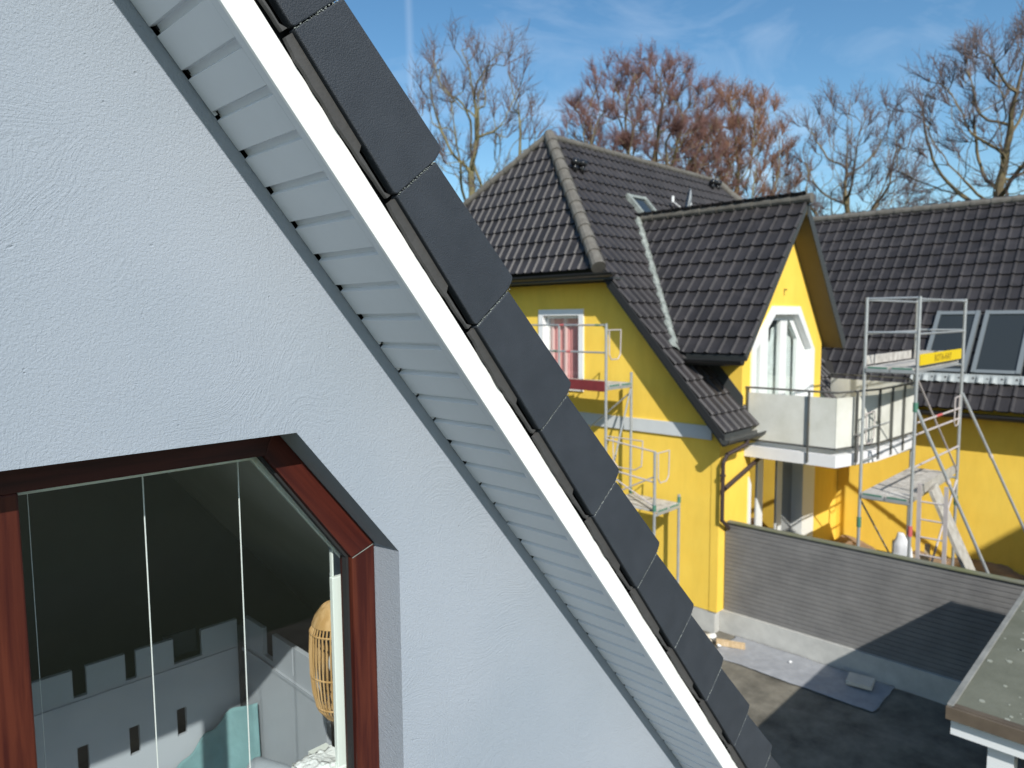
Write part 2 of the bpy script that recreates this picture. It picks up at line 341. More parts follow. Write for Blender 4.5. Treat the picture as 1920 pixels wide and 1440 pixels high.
    def build(s, name, m, parent=None, bevel=0., smooth=False, fixn=False):
        root = parent
        org = ORG.get(parent, None)
        if org is None:
            if s.v: org = Vector((sum(p[0] for p in s.v)/len(s.v), sum(p[1] for p in s.v)/len(s.v), min(p[2] for p in s.v)))
        me = bpy.data.meshes.new(name)
        me.from_pydata([(p[0]-org[0], p[1]-org[1], p[2]-org[2]) for p in s.v], [], s.f); me.update()
        if fixn or bevel:
            bm = bmesh.new(); bm.from_mesh(me); bmesh.ops.remove_doubles(bm, verts=bm.verts, dist=1e-5); bmesh.ops.recalc_face_normals(bm, faces=bm.faces)
            bm.to_mesh(me); bm.free()
        me.materials.append(MT[m] if isinstance(m, str) else m)
        if smooth:
            for p in me.polygons: p.use_smooth = True
        o = bpy.data.objects.new(name, me); COL.objects.link(o)
        if parent: o.parent = parent; ORG[o] = ORG[parent]
        else: o.location = (org[0], org[1], org[2]+Z0); ORG[o] = org
        if bevel:
            b = o.modifiers.new('bevel', 'BEVEL'); b.width = bevel; b.segments = 2; b.limit_method = 'ANGLE'
        return o
def tiled(O, e, sdir, W, Lg, clips, cw=.225, g=.35, roll=.030, lift=.030):
    """interlocking roof tiles as one real relief; clips = (point, outward normal) planes"""
    O, e, sdir = Vector(O), Vector(e).normalized(), Vector(sdir).normalized(); nr = e.cross(sdir).normalized()
    if nr.z < 0: nr = -nr
    prof = [(0, 0), (.05, .45), (.11, .9), (.17, 1.), (.23, .9), (.29, .45), (.36, 0), (.62, -.12), (.90, -.05)]
    jr = random.Random(int(abs(O.x*100+O.y*37)))
    ts = []
    nc = int(math.ceil(W/cw))
    for i in range(nc):
        for a, h in prof: ts.append(((i+a)*cw, h*roll))
    ts.append((nc*cw, 0))
    ss = []
    for j in range(int(math.ceil(Lg/g))):
        ss += [(j*g, -.004), (j*g+.001, lift), (j*g+.03, lift*.98), (j*g+g*.97, lift*.06)]
    ss.append(((j+1)*g, 0))
    vs = []
    for s_, hs_ in ss:
        for t_, ht in ts: vs.append(O+e*t_+sdir*s_+nr*(ht+hs_+.007*mn.noise(Vector((math.floor(t_/cw+.001)*1.7, math.floor(s_/g+.001)*2.3, O.x)))))
    n = len(ts); fs = [(j*n+i, j*n+i+1, (j+1)*n+i+1, (j+1)*n+i) for j in range(len(ss)-1) for i in range(n-1)]
    me = bpy.data.meshes.new('t'); me.from_pydata(vs, [], fs)
    bm = bmesh.new(); bm.from_mesh(me)
    for co, no in clips:
        bmesh.ops.bisect_plane(bm, geom=bm.verts[:]+bm.edges[:]+bm.faces[:], plane_co=Vector(co), plane_no=Vector(no), clear_outer=True)
    bm.normal_update()
    bm.verts.index_update()
    out = ([tuple(v.co) for v in bm.verts], [tuple(v.index for v in fc.verts) for fc in bm.faces])
    # make faces look up
    if bm.faces and sum(fc.normal.dot(nr) for fc in bm.faces) < 0: out = (out[0], [q[::-1] for q in out[1]])
    bm.free(); bpy.data.meshes.remove(me)
    return out
def caps(mb, p, q, r=.10, seg=.36):
    p, q = Vector(p), Vector(q); n = max(1, int((q-p).length/seg)); d = (q-p)/n
    for i in range(n): mb.tube(p+d*i-d*.06, p+d*(i+1), r*1.10, r*.92, n=12)
    return mb
def gutter(mb, p, q, r=.065):
    p, q = Vector(p), Vector(q); d = (q-p).normalized(); sd_ = d.cross(Vector((0, 0, 1))).normalized()
    vs = []; n = 10
    for c in (p, q):
        for rr in (r, r-.008):
            for i in range(n+1):
                t = math.pi+math.pi*i/n; vs.append(c+sd_*(math.cos(t)*rr)+Vector((0, 0, math.sin(t)*rr)))
    m = n+1; fs = []
    for k in (0, 1):
        for i in range(n): fs.append((k*m+i, k*m+i+1, 2*m+k*m+i+1, 2*m+k*m+i))
    for e_ in (0, 1):
        for i in range(n): fs.append((e_*2*m+i, e_*2*m+i+1, e_*2*m+m+i+1, e_*2*m+m+i))
    fs += [(0, m, 3*m, 2*m), (n, m+n, 3*m+n, 2*m+n), tuple(range(0, m)), tuple(range(2*m, 3*m))]
    mb.add(vs, fs); mb.tube(p-sd_*r, q-sd_*r, .011, n=6); mb.tube(p+sd_*r, q+sd_*r, .009, n=6)
    return mb
GZ = -5.35
# ================================================================== ground
MB().add([(-300, -300, GZ-.06), (300, -300, GZ-.06), (300, 300, GZ-.06), (-300, 300, GZ-.06)], [(0, 1, 2, 3)]).build('ground', 'field')['kind'] = 'structure'
def heights(name, x0, x1, y0, y1, nx, ny, fn, m):
    vs = []; fs = []
    for j in range(ny+1):
        for i in range(nx+1):
            x = x0+(x1-x0)*i/nx; y = y0+(y1-y0)*j/ny; vs.append((x, y, fn(x, y)))
    for j in range(ny):
        for i in range(nx): a = j*(nx+1)+i; fs.append((a, a+1, a+nx+2, a+nx+1))
    return MB().add(vs, fs)
from mathutils import noise as mn
def gf(x, y): return GZ+.012*mn.noise(Vector((x*1.3, y*1.3, 0)))+.006*mn.noise(Vector((x*6, y*6, 3)))
setp(heights('yard', -2, 18, -8, 9, 130, 110, gf, 'ground').build('yard', 'ground', smooth=True), kind='structure')
def ef(x, y):
    k = max(0, min(1, (x-13.6)/1.6)); k2 = .70+.30*mn.noise(Vector((x*.9, y*1.1, 1)))
    d = 1-max(0, min(1, 1-abs(y-4.45)/.42))*.8
    return GZ-.03+(.78*k*k2*d+.05*mn.noise(Vector((x*5, y*5, 7))))*(1 if k > 0 else .2)
setp(heights('earth_bank', 13.3, 15.98, -6, 5.5, 30, 110, ef, 'earth').build('earth_bank', 'earth', smooth=True), kind='structure')
# ================================================================== grey house (near, left)
TH = R(50.88); RD = Vector((math.cos(TH), 0, -math.sin(TH))); RN = Vector((math.sin(TH), 0, math.cos(TH)))
def rk(s, m, y): p = RD*s+RN*m; return Vector((p.x, y, p.z))
rnd = random.Random(5)
YW = 1.49
house = thing('grey_house', (-1.0, 5.5, GZ), 'pale blue-grey rendered gable house with dark steep roof edge and mahogany-framed window', 'house')
def zr(x, m): return (m-x*RN.x)/RN.z
op = [(-.60, -.2575), (.809, -.2575), (1.09, -.607), (1.09, -2.05), (-.60, -2.05)]
outer = [(-5.3, GZ), (3.30, GZ), (3.30, zr(3.30, .770)), (-1.0, zr(-1.0, .770)), (-5.3, zr(3.30, .770))]
wallg = MB().prism_hole([(x, YW, z) for x, z in outer], [[(x, YW, z) for x, z in op]], (0, .35, 0)).build('gable_wall', 'plaster', house)
mb = MB(); mb.box(3.0, 3.299, YW+.351, 9.3, GZ, zr(3.3, .760)); mb.box(-5.299, -5.0, YW+.351, 9.3, GZ, zr(3.3, .760))
mb.prism([(x, 9.3, z) for x, z in outer], (0, .3, 0)); mb.build('side_walls', 'plaster', house)
# roof body and relief of tiles
roof = MB(); roof.prism([rk(-2.77, .80, 1.262), rk(4.16, .80, 1.262), rk(4.16, .90, 1.262), rk(-2.77, .90, 1.262)], (0, 8.3, 0))
RL = Vector((-math.cos(TH), 0, -math.sin(TH)))
a = rk(-2.77, .80, 1.262); b_ = rk(-2.77, .90, 1.262)
roof.prism([a+Vector((-.01, 0, 0)), b_+Vector((-.01, 0, 0)), b_+RL*6.93+Vector((-.01, 0, 0)), a+RL*6.93+Vector((-.01, 0, 0))], (0, 8.3, 0))
vs, fs = tiled(rk(4.14, .915, 1.30), (0, 1, 0), -RD, 8.2, 6.9, [], cw=.30, g=.34); roof.add(vs, fs)
roofo = roof.build('roof', 'tile', house)
for k in range(-9, 12):
    s1 = .360+.34*k; s0 = s1-.338
    j = rnd.uniform(-.0012, .0012)
    mb = MB(); mb.prism([rk(s0, .837+j, 1.179+j), rk(s0, .968+j, 1.179+j), rk(s1-.014, 1.0+j, 1.179+j), rk(s1-.007, .993+j, 1.179+j), rk(s1, .972+j, 1.179+j), rk(s1, .841+j, 1.179+j), rk(s1-.006, .836+j, 1.179+j)], (0, .024, 0))
    mb.prism([rk(s0-.02, .945, 1.204), rk(s0-.02, .963, 1.204), rk(s1-.014, .995, 1.204), rk(s1-.014, .975, 1.204)], (0, .10, 0))
    v = mb.build('verge_tile', 'verge', roofo, bevel=.0028)
    # ragged lip under the tile, open over its lowest third
    n = 26; top = []; bot = []
    for i in range(n+1):
        s = s0+.004+(.330)*i/n
        wv = .8185-.005*math.sin(math.pi*i/n*1.25)+.004*mn.noise(Vector((s*24, k, 0)))+.0015*mn.noise(Vector((s*90, k, 4)))
        bot.append(rk(s, wv, 1.192)); top.append(rk(s, .8445 if i < n*.69 else (.8245 if i < n*.97 else .834)+.001*mn.noise(Vector((s*60, k, 7))), 1.192))
    MB().prism(bot+top[::-1], (0, .0105, 0)).build('verge_lip', 'vergerim', roofo)
# gritty line of mortar in each joint
mb = MB()
for k in range(-9, 12):
    s1 = .3605+.34*k
    for i in range(34):
        m = .84+(.972-.84)*i/33+rnd.uniform(-.003, .003); r_ = rnd.uniform(.0006, .0017)
        p = rk(s1+rnd.uniform(-.0014, .0018), m, 1.1785+rnd.uniform(-.0005, .001)); mb.obox(p, RD*r_, RN*r_*1.8, (0, .002, 0))
gr_ = mb.build('joint_grit', 'lead', roofo); gr_['kind'] = 'stuff'
MB().prism([rk(-2.7, .805, 1.236), rk(4.12, .805, 1.236), rk(4.12, .944, 1.236), rk(-2.7, .944, 1.236)], (0, .022, 0)).build('batten', 'black', roofo)  # painted black so the slots under the tiles look like shaded recesses
MB().prism([rk(-2.75, .7575, 1.205), rk(4.13, .7575, 1.205), rk(4.13, .815, 1.205), rk(-2.75, .815, 1.205)], (0, .009, 0)).build('fascia_board', 'fascia', house, bevel=.0015)
mb = MB(); mb.prism([rk(-2.7, .767, 1.2145), rk(4.1, .767, 1.2145), rk(4.1, .784, 1.2145), rk(-2.7, .784, 1.2145)], (0, .032, 0))
mb.prism([rk(-2.7, .7790, 1.252), rk(4.1, .7790, 1.252), rk(4.1, .784, 1.252), rk(-2.7, .784, 1.252)], (0, .236, 0))
g0 = -.107-.0885*29
for k in range(76):
    s0 = g0+.0885*k+.018; s1 = s0+.0705; e = .2405+rnd.uniform(-.0030, .0012)
    a, b, c, d = rk(s0+.004, .7795, 1.247), rk(s1+.008, .7795, 1.247), rk(s1+.004, .767, 1.247), rk(s0+.006, .767, 1.247)
    mb.prism([a, b, c, d], (0, e, 0))
    # end cap clip of each panel
    if rnd.random() < .35: mb.obox(rk(s1+.004, .7682, 1.481), RD*.010, RN*.006, (0, .005, 0))
mb.build('soffit', 'soffit', house)
mb = MB()
for k in range(76):
    if rnd.random() < .6:
        s0 = g0+.0885*k; mb.obox(rk(s0+.008, .7770, 1.481+rnd.uniform(-.003, .003)), RD*.009, RN*.0018, (0, .0070, 0))
sg_ = mb.build('soffit_gap', 'black', house); sg_['kind'] = 'stuff'
# ---- window set back in its reveal
win = MB()
y0, y1 = 1.600, 1.662
fr_in = [(.210, -.322), (.783, -.322), (1.017, -.632), (1.017, -2.0)]
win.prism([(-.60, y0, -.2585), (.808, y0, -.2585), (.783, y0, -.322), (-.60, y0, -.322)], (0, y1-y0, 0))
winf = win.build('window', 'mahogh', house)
MB().prism([(1.017, y0, -2.0), (1.017, y0, -.633), (1.0885, y0, -.610), (1.0885, y0, -2.0)], (0, y1-y0, 0)).build('frame_post', 'mahog', winf, bevel=.003)
MB().prism([(.784, y0+.0005, -.3225), (.8095, y0+.0005, -.2595), (1.088, y0+.0005, -.608), (1.0165, y0+.0005, -.6315)], (0, y1-y0, 0)).build('frame_rail', 'mahogs', winf, bevel=.002)
MB().box(.195, .2885, y0-.001, y1, -2.0, -.3225).build('mullion', 'mahog', winf, bevel=.004)
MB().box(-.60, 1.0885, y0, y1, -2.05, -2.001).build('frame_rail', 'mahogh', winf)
mb = MB(); mb.obox((1.0175, y0+.004, -.632), (.010, 0, 0), (0, .001, 0), (-.002, 0, 0)) if False else None
g = .007
mb.prism([(1.0165-g, 1.618, -2.0), (1.0165-g, 1.618, -.634), (1.0165, 1.618, -.6325), (1.0165, 1.618, -2.0)], (0, .02, 0))
mb.prism([(.776, 1.618, -.3235), (.7835, 1.618, -.3235), (1.0165, 1.618, -.632), (1.0075, 1.618, -.632)], (0, .02, 0))
mb.build('gasket', 'black', winf)
MB().tube((1.0175, 1.5995, -.633), (1.087, 1.5995, -.6085), .0011, n=6).build('mitre_seam', 'lead', winf)
MB().prism([(.2885, 1.640, -.3225), (.7835, 1.640, -.3225), (1.0165, 1.640, -.632), (1.0165, 1.640, -2.0), (.2885, 1.640, -2.0)], (0, .004, 0)).build('pane', 'glass', winf)
MB().box(-.60, .194, 1.640, 1.644, -2.0, -.3225).build('pane', 'glass', winf)
mb = MB(); mb.box(.302, .800, 1.680, 1.696, -.344, -.331)
mb.prism([(.786, 1.679, -.344), (.804, 1.679, -.331), (1.058, 1.679, -.655), (1.036, 1.679, -.660)], (0, .016, 0))
mb.box(1.004, 1.054, 1.681, 1.697, -1.26, -.706); mb.box(1.0555, 1.066, 1.684, 1.70, -2.0, -.656); mb.box(1.008, 1.013, 1.686, 1.70, -.706, -.63)
mb.box(.93, 1.050, 1.678, 1.70, -1.29, -1.258)
mb.build('blind_frame', 'blind', winf, bevel=.002)
MB().box(1.0, 1.06, 1.701, 1.84, -2.0, -1.275).build('inner_reveal', 'blind', winf)
for x, r_ in ((.320, .0008), (.538, .0016), (.757, .0017)):
    MB().tube((x, 1.69, -.344), (x-.004, 1.69, -1.99), r_, n=6).build('blind_cord', 'cord', winf)
# ---- the attic room behind the glass
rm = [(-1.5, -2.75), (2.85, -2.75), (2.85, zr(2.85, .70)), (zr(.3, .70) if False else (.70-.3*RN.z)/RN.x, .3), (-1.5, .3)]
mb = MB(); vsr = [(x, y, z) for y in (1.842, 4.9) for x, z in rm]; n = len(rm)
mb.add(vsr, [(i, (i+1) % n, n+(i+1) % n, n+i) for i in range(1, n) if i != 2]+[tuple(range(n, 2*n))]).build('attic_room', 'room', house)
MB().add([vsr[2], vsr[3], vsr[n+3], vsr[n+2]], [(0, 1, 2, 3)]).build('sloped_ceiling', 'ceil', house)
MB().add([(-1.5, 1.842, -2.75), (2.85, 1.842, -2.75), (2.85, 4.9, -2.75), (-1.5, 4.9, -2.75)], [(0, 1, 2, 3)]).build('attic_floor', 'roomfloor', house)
# ---- castle bunk bed
bed = thing('castle_bed', (.9, 3.1, -2.75), 'grey painted castle-shaped bunk bed with battlements seen through the mahogany window', 'bed')
ms = [(-.06, .14), (.19, .34), (.39, .535), (.585, .736), (.787, .938), (.982, 1.141), (1.268, 1.44)]
mb = MB(); outl = [(-.3, -2.6), (-.3, -1.57)]
for a, b in ms: outl += [(a, -1.567), (a, -1.445), (b, -1.445), (b, -1.567)]
outl += [(1.44, -2.6)]
slots = [[(x, -1.915), (x+.042, -1.915), (x+.042, -1.786), (x, -1.786)] for x in (.13, .334, .536, .737, .939, 1.142)]
mb.prism_hole([(x, 3.30, z) for x, z in outl], [[(x, 3.30, z) for x, z in h] for h in slots], (0, .022, 0)).build('front_panel', 'castle', bed, bevel=.0018)
MB().box(-.3, 1.43, 3.292, 3.2995, -1.597, -1.581).build('moulding', 'castle', bed)
o2 = [(3.285, -2.6), (3.285, -1.555), (3.27, -1.555), (3.27, -1.43), (3.08, -1.43), (3.08, -1.56), (2.985, -1.56), (2.985, -1.43), (2.80, -1.43), (2.80, -1.56), (2.795, -1.56), (2.795, -1.43), (2.61, -1.43), (2.61, -1.56), (2.53, -1.56), (2.53, -2.6)]
MB().prism([(1.462, y, z) for y, z in o2], (.022, 0, 0)).build('side_panel', 'castle', bed, bevel=.0018)
MB().box(1.452, 1.461, 2.53, 3.28, -1.60, -1.583).build('moulding', 'castle', bed)
MB().box(1.441, 1.50, 3.286, 3.34, -2.74, -1.47).build('corner_post', 'castled', bed)
MB().box(1.12, 1.27, 3.36, 3.38, -1.56, -1.45).build('back_board', 'castled', bed)
MB().box(-.28, 1.44, 2.56, 3.285, -2.36, -2.24).build('mattress', 'greyc', bed, bevel=.03)
for a in ((-.25, 2.6), (1.41, 2.6), (-.25, 3.25)): MB().box(a[0], a[0]+.045, a[1], a[1]+.045, -2.74, -2.36).build('leg', 'castle', bed)
def cushion(c, rx, ry, rz, m, label, rot):
    rn = random.Random(int(c[0]*100)); mb = MB(); nu, nv = 26, 16; vs = []; fs = []
    for j in range(nv+1):
        ph = -math.pi/2+math.pi*j/nv
        for i in range(nu):
            t = 2*math.pi*i/nu; sx = math.copysign(abs(math.cos(t))**.45, math.cos(t)); sy = math.copysign(abs(math.sin(t))**.45, math.sin(t)); cc = math.cos(ph)**.5 if math.cos(ph) > 0 else 0
            p = Vector((rx*cc*sx, rz*math.sin(ph), ry*cc*sy)); k = 1+.10*mn.noise(p*7+Vector(c)); p *= k
            p.rotate(Matrix.Rotation(R(rot[0]), 3, 'X')); p.rotate(Matrix.Rotation(R(rot[1]), 3, 'Z')); vs.append(p+Vector(c))
    for j in range(nv):
        for i in range(nu): fs.append((j*nu+i, j*nu+(i+1) % nu, (j+1)*nu+(i+1) % nu, (j+1)*nu+i))
    o = MB().add(vs, fs).build('cushion', m, smooth=True, fixn=True); return setp(o, label, 'cushion')
cushion((1.02, 3.18, -2.16), .14, .15, .05, 'greyc', 'pale grey cushion lying against the front panel of the castle bed', (-10, 25))
cushion((1.33, 2.80, -2.08), .14, .16, .07, 'greyc', 'blue-grey cushion by the side panel of the castle bed', (-12, -70))
# added teal cloth in the far corner, standing in for haze and reflections
n1, n2 = 26, 20; vs = []; fs = []
for j in range(n2+1):
    for i in range(n1+1):
        a_ = i/n1; b_2 = j/n2
        x = 1.10+.34*a_; y = 3.285-.02*b_2-.012*math.sin(a_*16)*b_2-(.16*a_**6)
        vs.append((x, y-.012, -1.80-.42*b_2-.26*(1-a_)+.012*math.sin(a_*19)+.02*mn.noise(Vector((a_*4, b_2*4, 2)))))
for j in range(n2):
    for i in range(n1): a = j*(n1+1)+i; fs.append((a, a+1, a+n1+2, a+n1+1))
o_ = MB().add(vs, fs).build('haze_cloth', 'teal', smooth=True); o_.modifiers.new('solid', 'SOLIDIFY').thickness = .004
setp(o_, 'added teal cloth standing in for haze and reflections in the corner of the castle bed', 'haze_cloth')
# ---- rattan lamp
lamp = thing('rattan_lamp', (1.205, 2.0, -1.33), 'amber rattan lantern lamp half hidden behind the white blind frame', 'lamp')
LC = (1.205, 2.0); K_ = .685
LH = [(-1.932, .060), (-1.88, .098), (-1.80, .118), (-1.70, .127), (-1.60, .129), (-1.50, .124), (-1.42, .098), (-1.375, .062), (-1.355, .02)]
LH = [(z*.678, r_*K_) for z, r_ in LH]
mb = MB()
for i in range(40):
    t = 2*math.pi*i/40
    pts = [Vector((LC[0]+r_*math.cos(t), LC[1]+r_*math.sin(t), z)) for z, r_ in LH]
    mb.path(pts, .0029, n=6)
mb.build('rattan_cage', 'rattan', lamp)
for z, r_ in ((-1.49, .1245), (-1.70, .128), (-1.86, .105), (-1.925, .064)):
    pts = [Vector((LC[0]+r_*K_*math.cos(2*math.pi*i/40), LC[1]+r_*K_*math.sin(2*math.pi*i/40), z*.678)) for i in range(41)]
    MB().path(pts, .0032, n=6).build('rattan_ring', 'rattan', lamp)
vs = []; fs = []; tp = [(-1.455, .114), (-1.42, .100), (-1.375, .066), (-1.354, .02)]
for z, r_ in tp: vs += [(LC[0]+(r_*K_+.002)*math.cos(2*math.pi*i/40), LC[1]+(r_*K_+.002)*math.sin(2*math.pi*i/40), z*.678) for i in range(40)]
for j in range(3): fs += [(j*40+i, j*40+(i+1) % 40, (j+1)*40+(i+1) % 40, (j+1)*40+i) for i in range(40)]
MB().add(vs, fs).build('woven_top', 'rattan', lamp, smooth=True)
mb = MB(); mb.tube((LC[0], LC[1], -1.33), (LC[0], LC[1], -2.745), .012, n=12); mb.tube((LC[0], LC[1], -2.745), (LC[0], LC[1], -2.73), .12, n=24); mb.build('stand', 'castled', lamp)
MB().sphere((LC[0], LC[1], -1.13), .032, .032, .045).build('bulb', 'white', lamp, smooth=True)
# ---- white cloth on the inner ledge
vs = []; fs = []
for j in range(13):
    for i in range(31):
        x = .925+.125*i/30; y = 1.702+.10*j/12
        vs.append((x, y, -1.262+.013*abs(mn.noise(Vector((x*42, y*42, 0))))+.014*mn.noise(Vector((x*16, y*16, 3)))-(.02 if j in (0, 12) else 0)))
for j in range(12):
    for i in range(30): a = j*31+i; fs.append((a, a+1, a+32, a+31))
setp(MB().add(vs, fs).build('cloth', 'fluff', smooth=True), 'crumpled white cloth on the inner ledge at the foot of the mahogany window', 'cloth')
# ================================================================== yellow house
yh = thing('yellow_house', (14, 7, GZ), 'bright yellow rendered L-shaped house with dark tiled half-hipped roofs and a front gable', 'house')
PB = -4.97
def mz(v): return 1.139*v-8.02
# gable wall with its window opening
gw = [(5.668, PB), (15.0, PB), (15.0, .66), (7.80, .66), (5.668, mz(5.668)-.20)]
wh = [(8.62, -1.30), (9.57, -1.30), (9.57, .075), (8.62, .075)]
MB().prism_hole([(10.67, v, z) for v, z in gw], [[(10.67, v, z) for v, z in wh]], (.30, 0, 0)).build('gable_wall', 'yellow', yh)
MB().box(10.660, 10.6695, 5.655, 5.80, PB+.003, -2.2).build('corner_strip', 'yellow', yh)
MB().box(10.635, 10.6695, 5.80, 15.0, -2.03, -1.80).build('band', 'band', yh)
MB().box(10.68, 11.0, 5.70, 15.0, GZ-.05, PB-.003).build('plinth', 'plinth', yh)
# window of the gable
MB().prism_hole([(10.64, v, z) for v, z in ((8.52, -1.40), (9.67, -1.40), (9.67, .18), (8.52, .18))], [[(10.64, v, z) for v, z in ((8.635, -1.285), (9.555, -1.285), (9.555, .06), (8.635, .06))]], (.12, 0, 0)).build('window_surround', 'white', yh)
w1 = MB().prism_hole([(10.761, v, z) for v, z in ((8.621, -1.299), (9.569, -1.299), (9.569, .074), (8.621, .074))], [[(10.76, v, z) for v, z in ((8.69, -1.23), (9.50, -1.23), (9.50, .0), (8.69, .0))]], (.06, 0, 0)).build('window', 'wf', yh)
MB().box(10.78, 10.785, 8.69, 9.50, -1.23, 0).build('pane', 'glass', w1)
mb = MB(); n = 60; vs = []; fs = []
for i in range(n+1):
    v = 8.69+.81*i/n; d = .02*math.sin(i*1.15)+.012*math.sin(i*.37)
    vs += [(10.835+d, v, -1.25), (10.835+d*.7, v, .04)]
for i in range(n): fs.append((2*i, 2*i+2, 2*i+3, 2*i+1))
MB().add(vs, fs).build('curtain', 'curtain', w1, smooth=True)
mb = MB(); mb.tube((10.84, 9.10, -1.25), (10.84, 9.10, 0), .05, n=14); mb.tube((10.84, 9.44, -1.25), (10.84, 9.44, 0), .04, n=12); mb.build('curtain', 'curtl', w1)
MB().box(10.98, 11.0, 8.4, 9.8, -1.5, .2).build('room_back', 'black', w1)
# south wall with front gable, door glazing and dormer window
SV = 5.66
so_ = [(10.671, PB), (16.30, PB), (16.30, -2.0), (14.85, -2.0), (14.85, -.36), (13.02, 1.79), (11.40, -.16), (11.40, -1.60), (10.671, -1.79)]
hd = [(11.78, PB+.02), (14.0, PB+.02), (14.0, -2.42), (11.78, -2.42)]
hw = [(11.86, -2.12), (14.28, -2.12), (14.28, -.62), (13.60, .06), (12.60, .06), (11.86, -.56)]
MB().prism_hole([(u, SV, z) for u, z in so_], [[(u, SV, z) for u, z in hd], [(u, SV, z) for u, z in hw]], (0, .30, 0)).build('front_wall', 'yellow', yh)
MB().box(11.40, 11.55, SV+.301, 6.6, -2.2, -.70).build('cheek_wall', 'yellow', yh)
MB().box(14.70, 14.85, SV+.301, 6.9, -2.2, -.45).build('cheek_wall', 'yellow', yh)
MB().prism([(11.385, 5.63, mz(5.63)-.05), (11.385, 5.63, mz(5.63)+.26), (11.385, 6.6, mz(6.6)+.26), (11.385, 6.6, mz(6.6)-.05)], (.014, 0, 0)).build('flashing', 'barge', yh)
hs = [(11.70, -2.12), (14.44, -2.12), (14.44, -.65), (13.68, .20), (12.50, .20), (11.70, -.50)]
MB().prism_hole([(u, SV-.03, z) for u, z in hs], [[(u, SV-.03, z) for u, z in [(11.875, -2.10), (14.265, -2.10), (14.265, -.626), (13.594, .045), (12.606, .045), (11.875, -.566)]]], (0, .129, 0)).build('window_surround', 'white', yh)
yf = SV+.10
w2 = MB().prism_hole([(u, yf, z) for u, z in [(11.862, -2.119), (14.278, -2.119), (14.278, -.621), (13.599, .058), (12.601, .058), (11.862, -.562)]],
    [[(u, yf, z) for u, z in h] for h in ([(11.95, -2.0), (12.28, -2.0), (12.28, -.33), (11.95, -.61)], [(12.60, -2.0), (13.10, -2.0), (13.10, -.06), (12.60, -.06)], [(13.40, -2.0), (13.86, -2.0), (13.86, -.42), (13.48, -.06), (13.40, -.06)])], (0, .07, 0)).build('dormer_window', 'wf', yh)
MB().box(11.9, 14.2, yf+.03, yf+.035, -2.0, -.06).build('pane', 'glass', w2)
vs = []; fs = []; n = 90
for i in range(n+1):
    u = 11.9+2.3*i/n; d = .03*math.sin(i*.9)+.02*math.sin(i*.31); gap = .10 if 12.60 < u < 13.05 else 0
    vs += [(u, yf+.14+d, -2.05), (u, yf+.14+d*.6, -.18-gap*2.2-.05*math.sin(i*.2))]
for i in range(n): fs.append((2*i, 2*i+2, 2*i+3, 2*i+1))
MB().add(vs, fs).build('net_curtain', 'net', w2, smooth=True)
MB().box(11.7, 14.6, yf+.45, yf+.5, -2.2, .1).build('room_back', 'plinth', w2)
# downstairs glazed door front
MB().prism([(11.70, SV-.03, PB+.03), (11.70, SV-.03, -2.8), (11.785, SV-.03, -2.95), (11.785, SV-.03, PB+.03)], (0, .0295, 0)).build('door_surround', 'white', yh)
gd = MB()
for a, b in ((11.781, 11.80), (12.16, 12.40), (12.99, 13.23)): gd.box(a, b, SV+.04, SV+.10, PB+.03, -2.42)
gdo = gd.build('glazed_door', 'wf', yh)
MB().box(13.72, 14.30, SV-.16, SV+.10, PB+.02, -2.405).build('door_pier', 'wf', gdo)
MB().box(11.80, 13.72, SV+.06, SV+.064, PB+.03, -2.42).build('pane', 'mirror', gdo)
MB().box(11.78, 14.0, SV+.25, SV+.28, PB, -2.4).build('room_back', 'black', gdo)
# wing wall
MB().box(16.0, 16.30, -8, SV-.001, PB, -1.78).build('wing_wall', 'yellow', yh)
MB().box(16.03, 16.30, -8, SV-.001, GZ-.05, PB-.003).build('plinth', 'plinthd', yh)
MB().box(11.0, 16.0, SV+.04, SV+.3, GZ-.05, PB-.003).build('plinth', 'plinthd', yh)
MB().box(16.3, 22.7, -8, -7.7, PB, -1.8).build('wing_end_wall', 'yellow', yh)
# main roof
SD = (0, 1, 1.139)
Om = (10.33, 5.42, mz(5.42)); hipn = ((10.30, 7.95, 0), (-2.5, 1.55, 0)); hipf = ((19.1, 10.45, 0), (.51, .47, 0))
mroof = MB(); Wm = 12.6; Lm = 7.64
for clips in ([((11.40, 0, 0), (1, 0, 0)), hipn], [((11.58, 0, 0), (1, 0, 0)), ((11.40, 0, 0), (-1, 0, 0)), ((0, 5.655, 0), (0, 1, 0))],
              [((11.40, 0, 0), (-1, 0, 0)), ((0, 5.97, 0), (0, -1, 0)), ((13.02, 0, 0), (1, 0, 0)), hipn, hipf, ((10.77, 6.48, 0), (1.19, -1.139, 0))],
              [((11.40, 0, 0), (-1, 0, 0)), ((0, 5.97, 0), (0, -1, 0)), ((15.62, 5.42, 0), (1, -1, 0)), hipf, ((13.02, 8.8, 0), (-1.25, -1.139, 0)), ((13.02, 0, 0), (-1, 0, 0))],
              [((14.9, 0, 0), (-1, 0, 0)), ((0, 5.97, 0), (0, 1, 0)), ((15.62, 5.42, 0), (1, -1, 0))]):
    mroof.add(*tiled(Om, (1, 0, 0), SD, Wm, Lm, clips, lift=.034))
mro = mroof.build('main_roof', 'tile2', yh)
hroof = MB(); hroof.add(*tiled((10.28, 7.85, .88), (0, 1, 0), (1.57, 0, 3.02), 7.1, 3.42, [((10.28, 7.9, 0), (2.55, -1.57, 0)), ((11.85, 10.45, 0), (4.35, 1.6, 0))], lift=.034))
hroof.build('hip_roof', 'tile', yh)
mb = MB(); mb.add([(11.85, 10.45, 3.88), (19.1, 10.45, 3.88), (19.6, 15.2, .55), (10.28, 15.2, .55), (23.6, 5.5, -1.8), (23.6, 15, -1.8)], [(0, 3, 2, 1), (1, 2, 5, 4)])
mb.build('rear_roof', 'tile', yh)
